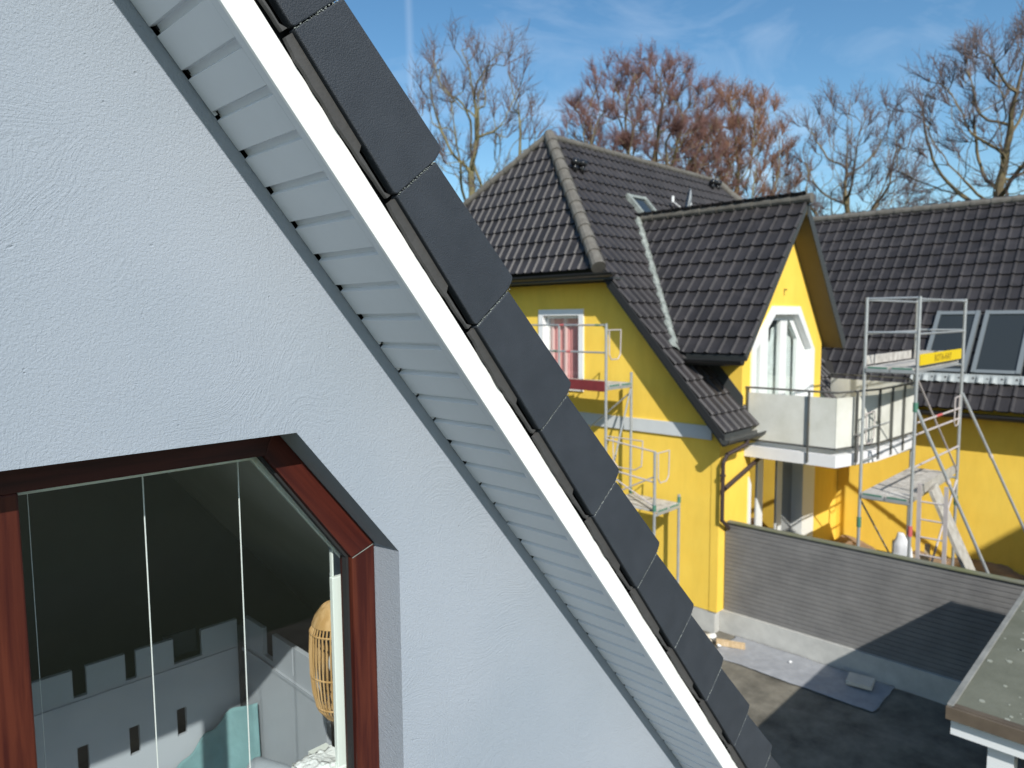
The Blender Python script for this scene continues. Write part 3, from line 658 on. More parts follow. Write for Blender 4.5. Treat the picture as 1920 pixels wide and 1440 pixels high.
mb = MB(); mb.prism([(10.345, 5.44, mz(5.44)-.24), (10.345, 5.44, mz(5.44)-.03), (10.345, 7.75, mz(7.75)-.03), (10.345, 7.75, mz(7.75)-.24)], (1.0, 0, 0)); mb.build('roof_deck', 'barge', yh)
mb = MB(); mb.prism([(10.30, 5.40, mz(5.40)-.17), (10.30, 5.40, mz(5.40)+.0), (10.30, 7.80, mz(7.80)+.0), (10.30, 7.80, mz(7.80)-.17)], (.042, 0, 0)); mb.build('barge_board', 'black', yh)  # black puts the shade of the overhang's underside into the board's colour
caps(MB(), (10.22, 7.84, .92), (11.87, 10.46, 3.98), r=.125, seg=.36).build('hip_caps', 'ridge', yh, smooth=False)
caps(MB(), (11.85, 10.45, 3.92), (19.1, 10.45, 3.92), r=.078, seg=.38).build('ridge_caps', 'ridge', yh)
caps(MB(), (10.2, 15.1, .80), (11.83, 10.5, 3.92), r=.075, seg=.38).build('hip_caps', 'ridge', yh)
caps(MB(), (21.2, 8.1, 1.3), (19.1, 10.45, 3.94), r=.10, seg=.38).build('hip_caps', 'ridge', yh)
MB().box(10.24, 10.67, 7.60, 15.0, .69, .73).build('hip_soffit', 'barge', yh)
gutter(MB(), (10.21, 7.50, .80), (10.21, 15.0, .80), .070).build('gutter', 'gutter', yh)
gutter(MB(), (10.24, 5.36, -1.93), (11.66, 5.36, -1.93), .085).build('gutter', 'gutg', yh)
mb = MB(); mb.path([(11.05, 5.36, -1.98), (11.03, 5.37, -2.10), (10.66, 5.52, -2.24), (10.60, 5.56, -2.38), (10.60, 5.56, -3.34), (11.02, 5.60, -3.62), (11.02, 5.60, GZ)], .034, n=12)
mb.path([(10.62, 5.53, -2.80), (11.76, 5.50, -2.47)], .038, n=10)
for z in (-2.6,): mb.tube((10.60, 5.56, z), (10.60, 5.56, z+.03), .050, n=12)
mb.build('downpipe', 'pipe', yh)
# front gable roof
ud = 10.77; k1 = 1.19; zl = 2.07-k1*(13.02-ud)
dl = MB(); dl.add(*tiled((ud, 5.28, zl), (0, 1, 0), (1, 0, k1), 4.2, 3.50, [((10.77, 6.50, 0), (-1.19, 1.139, 0))], lift=.034))
k2 = 1.25; ur = 15.08; zr_ = 2.07-k2*(ur-13.02)
dl.add(*tiled((ur, 5.28, zr_), (0, 1, 0), (-1, 0, k2), 4.2, 3.30, [((13.02, 8.86, 0), (1.25, 1.139, 0))], lift=.034))
dlo = dl.build('gable_roof', 'tile', yh)
mb = MB(); mb.prism([(ud+.03, 5.285, zl-.10), (13.02, 5.285, 1.92), (13.02, 5.285, 2.04), (ud, 5.285, zl-.015)], (0, 1.1, 0)); mb.build('roof_deck', 'barge', dlo)
mb = MB(); mb.prism([(13.02, 5.285, 2.05), (ur, 5.285, zr_-.01), (ur-.10, 5.285, zr_-.13), (13.02, 5.285, 1.83)], (0, 1.2, 0)); mb.build('roof_soffit', 'soffy', dlo)
mb = MB(); mb.prism([(13.02, 5.262, 2.05), (ur, 5.262, zr_), (ur-.12, 5.262, zr_-.15), (13.02, 5.262, 1.80)], (0, .022, 0)); mb.build('barge_board', 'barge', dlo)
caps(MB(), (13.02, 5.23, 2.12), (13.02, 8.9, 2.12), r=.085, seg=.36).build('ridge_caps', 'ridge', dlo)
gutter(MB(), (10.70, 5.31, -.70), (10.70, 6.62, -.70), .078).build('gutter', 'gutter', dlo)
MB().box(10.74, 11.42, 5.665, 6.6, -.80, -.765).build('eave_soffit', 'barge', dlo)
rn = random.Random(9)
vs = []; fs = []; n = 60; va = Vector((10.80, 6.52, mz(6.52))); vb = Vector((13.02, 8.86, mz(8.86))); dd = (vb-va).normalized(); pn = Vector((0, -1.139, 1)).normalized(); sdv = dd.cross(pn).normalized()
if sdv.x > 0: sdv = -sdv
for i in range(n+1):
    p = va+(vb-va)*i/n; w_ = .15+.05*mn.noise(Vector((i*.35, 0, 0)))+.03*rn.random()+(.07 if i < 3 else 0); h = .055+.012*rn.random()
    vs += [p+pn*.02-sdv*.03, p+pn*h+sdv*w_*.5, p+pn*(h-.01)+sdv*w_, p+pn*.01+sdv*(w_+.01)]
for i in range(n):
    for k in range(3): fs.append((4*i+k, 4*i+k+1, 4*i+k+5, 4*i+k+4))
MB().add(vs, fs).build('valley_lead', 'lead', yh)
# wing roof
def wz(u): return -1.79+1.139*(u-15.62)
wr = MB(); wr.add(*tiled((15.62, 9.6, -1.79), (0, -1, 0), (1, 0, 1.139), 17.5, 5.74, [((15.62, 5.42, 0), (-1, 1, 0))], lift=.034, cw=.235))
wro = wr.build('wing_roof', 'tile', yh)
MB().add([(19.4, 9.6, 2.5), (19.4, -8, 2.5), (23.2, -8, -1.8), (23.2, 9.6, -1.8)], [(0, 1, 2, 3)]).build('rear_roof', 'tile', yh)
caps(MB(), (19.4, 9.3, 2.56), (19.4, -8, 2.56), r=.09, seg=.4).build('ridge_caps', 'ridge', wro)
gutter(MB(), (15.55, 5.30, -1.87), (15.55, -8, -1.87), .080).build('gutter', 'gutter', wro)
MB().box(15.66, 16.0, -8, 5.5, -1.93, -1.89).build('eave_soffit', 'barge', wro)
vs = []; fs = []
for i in range(30):
    p = Vector((15.55+ i*.11, 5.36+i*.11, wz(15.55+i*.11)+.05)); vs += [p+Vector((.07, -.07, .03)), p+Vector((-.07, .07, .03))]
for i in range(29): fs.append((2*i, 2*i+1, 2*i+3, 2*i+2))
MB().add(vs, fs).build('valley_lead', 'batten', yh)
EN = Vector((1, 0, 1.139)).normalized(); WN = Vector((-1.139, 0, 1)).normalized()
def skyl(v0, v1, u0, u1, parent):
    o = Vector((u0, v1, wz(u0))); wv = Vector((0, v0-v1, 0)); lv = EN*((u1-u0)*math.sqrt(1+1.139**2)); fw = .075
    mb = MB(); e = Vector((0, 1, 0)); W_ = v0-v1; Ll = lv.length
    mb.obox(o-WN*.02, e*fw, lv, WN*.13); mb.obox(o-WN*.02+e*(W_-fw), e*fw, lv, WN*.13)
    mb.obox(o-WN*.02+e*fw, e*(W_-2*fw), EN*fw, WN*.118); mb.obox(o-WN*.02+e*fw+EN*(Ll-fw*1.2), e*(W_-2*fw), EN*fw*1.2, WN*.118)
    s = mb.build('skylight', 'alu', parent)
    MB().obox(o+e*(fw+.001)+EN*(fw+.001)-WN*.01, e*(W_-2*fw-.002), EN*(Ll-2.3*fw), WN*.085).build('pane', 'skyglass', s)
    return s
skyl(4.14, 3.36, 16.17, 17.22, wro); skyl(3.27, 2.47, 16.17, 17.22, wro); skyl(2.38, 1.58, 16.17, 17.22, wro)
vs = []; fs = []; n = 220
for i in range(n+1):
    v = 4.30-3.0*i/n; b = .042*max(0, math.sin(2*math.pi*v/.235))**.8+.045
    o = Vector((16.15, v, wz(16.15))); vs += [o+WN*.075, o-EN*.10+WN*(b+.01), o-EN*(.19+.012*math.sin(2*math.pi*v/.235))+WN*(b-.004)]
for i in range(n):
    for k in (0, 1): fs.append((3*i+k, 3*i+k+1, 3*i+k+4, 3*i+k+3))
MB().add(vs, fs).build('lead_apron', 'apron', wro)
# small skylight, vents, dish on the main roof
MN = Vector((0, -1.139, 1)).normalized(); ME = Vector((0, 1, 1.139)).normalized(); o = Vector((13.15, 8.72, mz(8.72)))
mb = MB(); fw = .09; W_ = .72; Ll = 1.0; e = Vector((1, 0, 0))
mb.obox(o-MN*.02, e*fw, ME*Ll, MN*.13); mb.obox(o-MN*.02+e*(W_-fw), e*fw, ME*Ll, MN*.13); mb.obox(o-MN*.02+e*fw, e*(W_-2*fw), ME*fw, MN*.12); mb.obox(o-MN*.02+e*fw+ME*(Ll-fw), e*(W_-2*fw), ME*fw, MN*.12)
s = mb.build('skylight', 'lead', mro)
MB().obox(o+e*fw+ME*fw-MN*.01, e*(W_-2*fw), ME*(Ll-2*fw), MN*.08).build('pane', 'skyglass', s)
for u, v in ((11.86, 9.74), (12.10, 9.74), (18.45, 10.18), (18.75, 10.18)):
    b = Vector((u, v, mz(v))); mb = MB(); mb.tube(b, b+Vector((0, -.03, .17)), .055, .055, n=14); mb.sphere(b+Vector((0, -.03, .20)), .105, .105, .085)
    mb.build('roof_vent', 'vent', mro, smooth=True)
dsh = MB(); c = Vector((15.15, 9.0, mz(9.0)+.50)); ax = Vector((-.60, .76, .20)).normalized(); a1 = ax.orthogonal().normalized(); a2 = ax.cross(a1)
vs = []; fs = []; nr_, na = 5, 28
for j in range(nr_+1):
    rr = .32*j/nr_
    for i in range(na):
        t = 2*math.pi*i/na; vs.append(c+a1*rr*math.cos(t)+a2*rr*math.sin(t)+ax*(.09*(j/nr_)**2-.09))
for j in range(nr_):
    for i in range(na): fs.append((j*na+i, j*na+(i+1) % na, (j+1)*na+(i+1) % na, (j+1)*na+i))
dsh.add(vs, fs)
b0 = Vector((15.2, 9.03, mz(9.03))); dsh.tube(b0, c-ax*.10, .022, n=8)
dish = dsh.build('satellite_dish', 'dish', smooth=True)
dish.modifiers.new('solid', 'SOLIDIFY').thickness = .006
setp(dish, 'light grey satellite dish on the dark main roof just behind the front gable ridge', 'satellite dish')
lp = c+ax*.34-Vector((0, 0, .05)); mb = MB(); mb.tube(c-ax*.1-Vector((0, 0, .30)), lp, .010, n=6); mb.tube(lp-Vector((0, 0, .02)), lp+Vector((0, 0, .12)), .032, n=10); o_ = mb.build('feed_horn', 'white', dish)
# balcony
poly = [(11.53, 5.655), (11.53, 4.12), (12.55, 3.82), (14.20, 3.72), (15.10, 4.08), (15.40, 5.655)]
bal = MB().prism([(u, v, -2.405) for u, v in poly], (0, 0, .195)).build('balcony', 'slab', yh)
mb = MB(); rl = MB(); pp = MB()
def inset(p, q, a, b): p, q = Vector(p), Vector(q); return p+(q-p)*a, p+(q-p)*b
for (a, b, cuts) in ((0, 1, [0.02, .715, 1.0]), (1, 2, [0, .45, 1.]), (2, 3, [0, .33, .66, 1.]), (3, 4, [0, .5, 1.]), (4, 5, [0, .5, .99])):
    p, q = Vector((*poly[a], 0)), Vector((*poly[b], 0)); d = q-p; nn = Vector((d.y, -d.x, 0)).normalized()
    cen = Vector((13.6, 5.0, 0))
    if (p+d/2-cen).dot(nn) < 0: nn = -nn
    for c0, c1 in zip(cuts, cuts[1:]):
        s0 = p+d*c0+d.normalized()*.008; s1 = p+d*c1-d.normalized()*.008
        pp.obox(s0-nn*.03+Vector((0, 0, -2.09)), s1-s0, nn*.014, (0, 0, .80))
    for c0 in (cuts[1:-1] if a == 0 else cuts[1:]):
        s0 = p+d*c0
        rl.obox(s0+nn*.002-d.normalized()*.013+Vector((0, 0, -2.36)), d.normalized()*.026, nn*.03, (0, 0, 1.15))
    rl.tube(p+Vector((0, 0, -1.20)), q+Vector((0, 0, -1.20)), .017, n=8)
    rl.obox(p-nn*.034+Vector((0, 0, -2.125)), d, nn*.026, (0, 0, .03))
rl.box(11.525, 11.56, 5.60, 5.63, -2.2, -1.19)
pp.build('parapet_panels', 'panel', bal); rl.build('railing', 'railm', bal)
mb = MB(); mb.box(12.98, 13.10, SV-.012, SV-.001, .50, .515); mb.box(12.98, 12.995, SV-.010, SV-.001, .40, .50); mb.build('wall_bracket', 'soffy', yh)
# ================================================================== fence
fen = thing('slat_fence', (10.9, 1.0, GZ), 'dark grey horizontal slat fence on a concrete base between yellow corner and carport', 'fence')
fr = random.Random(3)
mb = MB(); ns_ = 21; hh = (1.52-.004)/ns_
for i in range(ns_):
    z = PB+.004+i*hh
    mb.prism([(10.895+fr.uniform(-.001, .001), -4, z), (10.887+fr.uniform(-.001, .001), -4, z+.006), (10.890, -4, z+hh*.86), (10.899, -4, z+hh*.97), (10.925, -4, z+hh*.97), (10.925, -4, z)], (0, 9.645, 0))
mb.build('slat_panel', 'fence', fen)
MB().box(10.928, 10.968, 5.59, 5.64, PB, -3.46).build('post', 'fence', fen)
for v in (3.8, 2.0, .2, -1.6, -3.4): MB().box(10.93, 10.97, v, v+.06, PB, -3.46).build('post', 'fence', fen)
MB().box(10.862, 10.972, -4, 5.61, -3.445, -3.415).build('cap_rail', 'fcap', fen, bevel=.006)
MB().box(10.84, 11.0, -4, 5.695, GZ-.05, PB).build('concrete_base', 'plinth', fen)
# ================================================================== ground clutter
def tf(x, y): return GZ+.026+.012*mn.noise(Vector((x*3, y*3, 9)))+.007*mn.noise(Vector((x*11, y*7, 2)))
tmb = MB(); vs = []; fs = []; nx, ny = 26, 60
for j in range(ny+1):
    for i in range(nx+1):
        y = 2.93+2.45*j/ny; x = 9.92+(.905)*i/nx
        if i == 0: x += .03*mn.noise(Vector((y*3, 0, 0)))
        if j == 0: y += .03*mn.noise(Vector((x*4, 5, 0)))
        if j == ny: y += .12*mn.noise(Vector((x*5, 8, 0)))
        vs.append((x, y, tf(x, y)))
for j in range(ny):
    for i in range(nx): a = j*(nx+1)+i; fs.append((a, a+1, a+nx+2, a+nx+1))
tp = tmb.add(vs, fs).build('groundsheet', 'tarp', smooth=True); tp.modifiers.new('solid', 'SOLIDIFY').thickness = .003
setp(tp, 'grey-blue plastic groundsheet spread along the foot of the slat fence', 'groundsheet')
o = MB().obox((10.43, 3.12, GZ+.05), (.30, .05, 0), (-.05, .34, 0), (0, 0, .06)).build('paver', 'paver', bevel=.006)
setp(o, 'single pale paving slab lying on the shaded part of the groundsheet', 'paving slab')
rc = random.Random(12)
def lump(c, r, m, name, label, cat, grp=None):
    mb = MB(); mb.sphere((0, 0, 0), r, r*.8, r*.5, 12, 8)
    mb.v = [tuple(Vector(p)*(1+.35*mn.noise(Vector(p)*(2.2/r)+Vector(c)))+Vector(c)) for p in mb.v]
    return setp(mb.build(name, m, smooth=False), label, cat, grp)
for i in range(5):
    c = (10.25+rc.random()*.45, 5.40+rc.random()*.45, GZ+.03)
    lump(c, .04+.05*rc.random(), 'fluff' if i % 2 else 'paver', 'rubble', 'pale lump of render rubble heaped at the foot of the yellow corner', 'rubble', 'rubble lumps by the yellow corner')
o = MB().obox((10.42, 5.02, GZ+.03), (.10, .05, .0), (-.16, .42, 0), (0, 0, .07)).build('timber_block', 'pine', bevel=.004)
setp(o, 'short pale timber block lying beside the rubble near the yellow corner', 'timber')
lump((10.50, 4.32, GZ+.045), .028, 'fluff', 'chipping', 'small white chipping lying alone on the sunlit groundsheet', 'chipping')
# ================================================================== carport
cp = thing('carport', (8.1, -1.0, GZ), 'flat-roofed carport with mossy felt roof and white fascia at the lower right', 'carport')
mb = MB(); mb.box(5.99, 10.22, -3.2, 1.215, -3.04, -2.958); cpr = mb.build('felt_roof', 'felt', cp)
MB().box(6.0, 10.22, 1.216, 1.262, -3.03, -2.945).build('edge_trim', 'ctrim2', cpr, bevel=.004)
MB().box(5.965, 5.989, -3.2, 1.262, -3.052, -2.952).build('edge_trim', 'ctrim', cpr, bevel=.004)
MB().box(5.99, 6.05, -3.2, 1.214, -2.957, -2.948).build('drip_strip', 'ctrim', cpr)
MB().box(6.03, 6.055, -3.2, 1.235, -3.19, -3.043).build('fascia_board', 'cwhite', cp)
MB().box(6.056, 10.2, 1.20, 1.225, -3.19, -3.043).build('fascia_board', 'cdark', cp)
MB().box(6.06, 10.2, -3.2, 1.199, -3.075, -3.045).build('ceiling', 'cdark', cp)
for u in (6.11, 10.0):
    for v in (.84, -3.0): MB().box(u, u+.16, v, v+.165, GZ, -3.08).build('post', 'cwhite', cp)
MB().box(6.12, 6.24, -3.2, .80, -3.30, -3.08).build('beam', 'cdark', cp)
MB().box(10.03, 10.12, -2.9, .80, GZ, -3.1).build('rear_wall', 'cdark', cp)
mb = MB(); rl_ = random.Random(21)
for i in range(80):
    u = 6.05+rl_.random()**1.4*2.6; v = 1.19-rl_.random()**1.1*1.3; r_ = .006+.020*rl_.random()**2.2
    pts = [(u+r_*(1+.3*rl_.random())*math.cos(t*math.pi/4), v+r_*.8*(1+.3*rl_.random())*math.sin(t*math.pi/4), -2.9578) for t in range(8)]
    mb.prism(pts, (0, 0, .003))
lo_ = mb.build('lichen', 'lichen', cpr); lo_['kind'] = 'stuff'
# unseen house, added off frame so its roof shades the foot of the wing
nb = thing('unseen_shadow_house', (10, -7, GZ), 'plain unseen house added beyond the carport to cast the shadow on the foot of the yellow wing', 'house')
MB().prism([(8.2, -3.6, GZ), (8.2, -3.6, .75), (8.2, -6.8, 4.0), (8.2, -10, .75), (8.2, -10, GZ)], (3.7, 0, 0)).build('wall', 'band', nb)
for s_ in (1, -1): MB().prism([(7.9, -6.8, 4.25), (7.9, -6.8+s_*3.5, .60), (7.9, -6.8+s_*3.5, .45), (7.9, -6.8, 4.05)], (4.3, 0, 0)).build('roof', 'tile', nb)
# ================================================================== scaffold tower (right)
def ring(mb, p, q, t, m, r, parent, name='marker'):
    p, q = Vector(p), Vector(q); c = p+(q-p)*t; d = (q-p).normalized()*.035; return MB().tube(c-d, c+d, r, n=10).build(name, m, parent)
st = thing('scaffold_tower', (13.1, 3.45, GZ), 'galvanised scaffold tower with yellow toe board standing in front of the wing', 'scaffold')
A, B, C, D = (11.83, 3.83), (11.83, 3.09), (14.40, 3.05), (14.40, 3.80)
for p in (A, B, C, D):
    o = MB().tube((p[0], p[1], GZ+.02), (p[0], p[1], .29), .0245, n=12).build('post', 'galv', st)
    MB().tube((p[0], p[1], -3.36), (p[0], p[1], -3.20), .034, n=12).build('coupler', 'red' if p == B else 'green', o)
    MB().box(p[0]-.07, p[0]+.07, p[1]-.07, p[1]+.07, GZ+.005, GZ+.018).build('base_plate', 'galv', o)
def rail(p, q, z, r=.017, m='galv', z2=None, par=st, name='guard_rail'):
    return MB().tube((p[0], p[1], z), (q[0], q[1], z if z2 is None else z2), r, n=8).build(name, m, par)
for z in (.27, -.25): rail(A, B, z); rail(B, C, z-.02, m='galv'); rail(C, D, z); rail(A, D, z-.02)
for z in (-1.80, -2.30): rail(B, C, z, m='galvp'); rail(A, D, z)
for z in (-.86, -2.87): rail(A, B, z, .022); rail(C, D, z, .022)
rail(A, B, -4.9, .018); rail(C, D, -4.9, .018)
rail(B, C, -.92, .015, 'galvp', -2.75, name='brace'); rail(C, B, -2.90, .018, 'galvp', -5.2, name='brace'); rail(A, D, -2.9, .015, 'galv', -5.0, name='brace')
for a, b in (((11.83, 3.07, -1.40), (13.02, 1.70, GZ)), ((14.40, 3.03, -1.36), (15.70, 1.58, GZ))):
    o = MB().tube(a, b, .024, n=10).build('outrigger', 'galv', st); ring(None, a, b, .28, 'galvp', .032, o, 'coupler')
def deck(u0, u1, v0, v1, z, par, along=0):
    for k in (0, 1):
        if along == 0: a = v0+(v1-v0)*k/2+.008; b = v0+(v1-v0)*(k+1)/2-.008; bx = (u0, u1, a, b)
        else: a = u0+(u1-u0)*k/2+.008; b = u0+(u1-u0)*(k+1)/2-.008; bx = (a, b, v0, v1)
        d = MB().box(*bx, z-.035, z).build('platform_board', 'deck', par)
        if along == 0:
            mb = MB(); mb.box(u0-.008, u0+.001, a, b, z-.085, z-.03); mb.box(u0+.01, u1-.01, a, a+.02, z-.085, z-.036); mb.box(u0+.01, u1-.01, b-.02, b, z-.085, z-.036)
            mb.build('board_frame', 'galv', d); MB().box(u0-.010, u0-.0005, a+.03, b-.03, z-.028, z-.004).build('end_mark', 'green', d)
        else:
            mb = MB(); mb.box(a, b, v0-.008, v0+.001, z-.085, z-.03); mb.build('board_frame', 'galv', d); MB().box(a+.03, b-.03, v0-.010, v0-.0005, z-.028, z-.004).build('end_mark', 'green', d)
deck(11.80, 14.42, 3.11, 3.81, -.78, st); deck(11.80, 14.42, 3.11, 3.81, -2.79, st)
ty = MB().box(11.87, 14.32, 3.058, 3.080, -.745, -.575).build('toe_board', 'yel', st)
MB().box(11.87, 14.32, 3.845, 3.866, -.765, -.62).build('toe_board', 'deck', st)
MB().box(12.3, 14.32, 3.058, 3.082, -2.785, -2.63).build('toe_board', 'plank', st)
MB().box(14.34, 14.36, 3.11, 3.8, -.765, -.62).build('toe_board', 'deck', st)
fc = bpy.data.curves.new('txt', 'FONT'); fc.body = 'ROTA-HAY'; fc.size = .15; fc.extrude = .001; fc.offset = .0035; fc.space_character = 1.12
fo = bpy.data.objects.new('txt', fc); COL.objects.link(fo); bpy.context.view_layer.update()
me = bpy.data.meshes.new_from_object(fo.evaluated_get(bpy.context.evaluated_depsgraph_get())); bpy.data.objects.remove(fo)
mb = MB(); mb.add([(12.62+v.co.x*1.25, 3.0565-v.co.z, -.712+v.co.y) for v in me.vertices], [tuple(p.vertices) for p in me.polygons]); mb.build('lettering', 'ink', ty)
def uguard(p, d, w, h, par, m='galvp'):
    p, d = Vector(p), Vector(d).normalized(); z = Vector((0, 0, 1))
    pts = [p, p+d*w, p+d*w*.97-z*(h-.08), p+d*(w*.8)-z*h, p+d*w*.35-z*h, p+d*w*.22-z*(h-.08), p+d*w*.2]
    return MB().path(pts, .011, n=7).build('guard_frame', m, par)
uguard((14.40, 3.05, -1.40), (-1, -.05, 0), .5, .50, st); uguard((11.9, 3.83, -1.55), (1, 0, 0), .5, .5, st); uguard((11.83, 3.83, -1.9), (.6, .6, 0), .55, .5, st)
# ladder
ld = thing('ladder', (12.05, 2.85, GZ), 'dusty pinkish ladder standing under the lower deck of the scaffold tower', 'ladder')
for v in (3.02, 2.66): MB().bar((12.10, v, GZ+.02), (11.97, v, -2.55), .03, .055, (0, 1, 0)).build('rail', 'galvp', ld)
for i in range(9): z = GZ+.28+i*.28; MB().tube((12.09-.013*i, 2.67, z), (12.09-.013*i, 3.01, z), .014, n=8).build('rung', 'galvp', ld)
for t_, m_, p_, q_ in ((.5, 'red', (11.83, 3.09, -1.62), (14.40, 3.05, -1.62)),): rail(B, C, -1.62, m='galvp'); MB().tube((12.95, 3.073, -1.62), (13.25, 3.069, -1.62), .021, n=8).build('marker', 'red', st)
MB().tube((11.83, 3.09, -1.44), (11.83, 3.09, -1.30), .036, n=12).build('coupler', 'green', st)
o = MB().bar((12.72, 3.02, -2.74), (13.14, 2.00, GZ+.03), .42, .05, (0, -.9, .35)).build('scaffold_board', 'plank')
setp(o, 'wide dirt-caked board leaning from the scaffold tower down to the ground', 'board')
# trestle with sack
tr = thing('trestle', (12.9, 3.35, GZ), 'raw timber trestle with two upright stakes under the scaffold tower', 'trestle')
for v, z in ((3.59, -3.78), (3.10, -3.74)): MB().box(12.87, 12.93, v-.035, v+.035, GZ, z).build('leg', 'pine', tr)
for z in (-3.98, -4.32): MB().box(12.88, 12.92, 3.135, 3.555, z-.035, z+.035).build('rail', 'pine', tr)
vs = []; fs = []; na, nb = 26, 20
for j in range(nb+1):
    h = j/nb; z = -4.62+1.02*h; wv = .15*(1+.12*mn.noise(Vector((h*5, 3, 1))))*(.85+.25*math.sin(math.pi*min(1, h*1.1)))*(1 if h < .80 else max(.35, 1-(h-.80)*3.2))
    for i in range(na):
        t = 2*math.pi*i/na; k = 1+.22*mn.noise(Vector((math.cos(t)*2.4, math.sin(t)*2.4, h*3)))
        vs.append((12.80+.075*k*math.cos(t)*(wv/.17), 3.44+.07*max(0, h-.5)+wv*k*math.sin(t), z))
for j in range(nb):
    for i in range(na): fs.append((j*na+i, j*na+(i+1) % na, (j+1)*na+(i+1) % na, (j+1)*na+i))
fs += [tuple(range(na))[::-1], tuple(range(nb*na, nb*na+na))]
setp(MB().add(vs, fs).build('sack', 'bag', smooth=True), 'crumpled white sack hung over the timber trestle', 'sack')
o = MB().obox((14.2, 2.35, GZ+.55), (.12, -.02, 0), (-.05, .95, .03), (0, 0, .05)).build('offcut_board', 'pine'); setp(o, 'pale pinkish board lying on the earth bank behind the fence', 'board')
# ================================================================== facade scaffold (left)
fs_ = thing('facade_scaffold', (10.0, 7.8, GZ), 'galvanised facade scaffold with dark red toe board against the yellow gable', 'scaffold')
for (u, v, z0, z1) in ((9.66, 7.24, GZ, -.09), (10.40, 7.24, GZ, -.95), (9.66, 9.81, GZ, -.09), (10.40, 9.81, GZ, -.95), (9.65, 6.25, GZ, -2.14), (10.40, 6.25, GZ, -2.98)):
    o = MB().tube((u, v, z0+.02), (u, v, z1), .0245, n=12).build('post', 'galv', fs_)
    MB().tube((u, v, -3.12), (u, v, -3.02), .031, n=10).build('coupler', 'green', o)
MB().tube((9.66, 8.28, -1.1), (9.66, 8.28, -.11), .022, n=10).build('post', 'galv', fs_)
g1 = MB().tube((9.66, 7.24, -.115), (9.66, 9.81, -.115), .016, n=8).build('guard_rail', 'galv', fs_)
for a, m in ((.05, 'green'), (.36, 'red'), (.20, 'galvp')): MB().tube((9.66, 7.24+2.57*a, -.115), (9.66, 7.24+2.57*a+.10, -.115), .0185, n=8).build('marker', m, g1)
g2 = MB().tube((9.66, 7.24, -.58), (9.66, 9.81, -.58), .016, n=8).build('guard_rail', 'galv', fs_)
for a, m in ((.30, 'red'), (.42, 'green')): MB().tube((9.66, 7.24+2.57*a, -.58), (9.66, 7.24+2.57*a+.10, -.58), .0185, n=8).build('marker', m, g2)
deck(9.69, 10.39, 7.22, 9.83, -1.13, fs_, along=1); deck(9.69, 10.39, 6.23, 7.22, -3.12, fs_, along=1)
MB().box(9.615, 9.640, 7.25, 9.80, -1.24, -1.06).build('toe_board', 'redb', fs_)
for z in (-2.05, -2.55): MB().tube((9.66, 6.25, z-.1), (9.66, 7.24, z), .015, n=8).build('guard_rail', 'galvp', fs_)
MB().tube((9.66, 6.25, -2.55), (9.66, 7.24, -3.05), .013, n=8).build('brace', 'galvp', fs_)
MB().tube((9.66, 6.25, -3.05), (9.66, 7.24, -2.62), .013, n=8).build('brace', 'galvp', fs_)
MB().tube((9.66, 7.24, -3.1), (10.40, 7.24, -1.2), .016, n=8).build('brace', 'galv', fs_)
MB().tube((10.40, 7.24, -1.3), (10.40, 9.81, -3.3), .016, n=8).build('brace', 'galv', fs_)
uguard((9.66, 7.24, -.20), (1, 0, 0), .42, .50, fs_); uguard((9.66, 6.25, -2.18), (1, 0, 0), .42, .50, fs_); uguard((9.66, 7.24, -2.0), (0, -1, 0), .75, .50, fs_)
MB().tube((9.66, 7.24, -1.20), (10.40, 7.24, -1.18), .022, n=8).build('transom', 'galv', fs_); MB().tube((9.66, 6.25, -3.20), (10.40, 6.25, -3.18), .022, n=8).build('transom', 'galv', fs_)
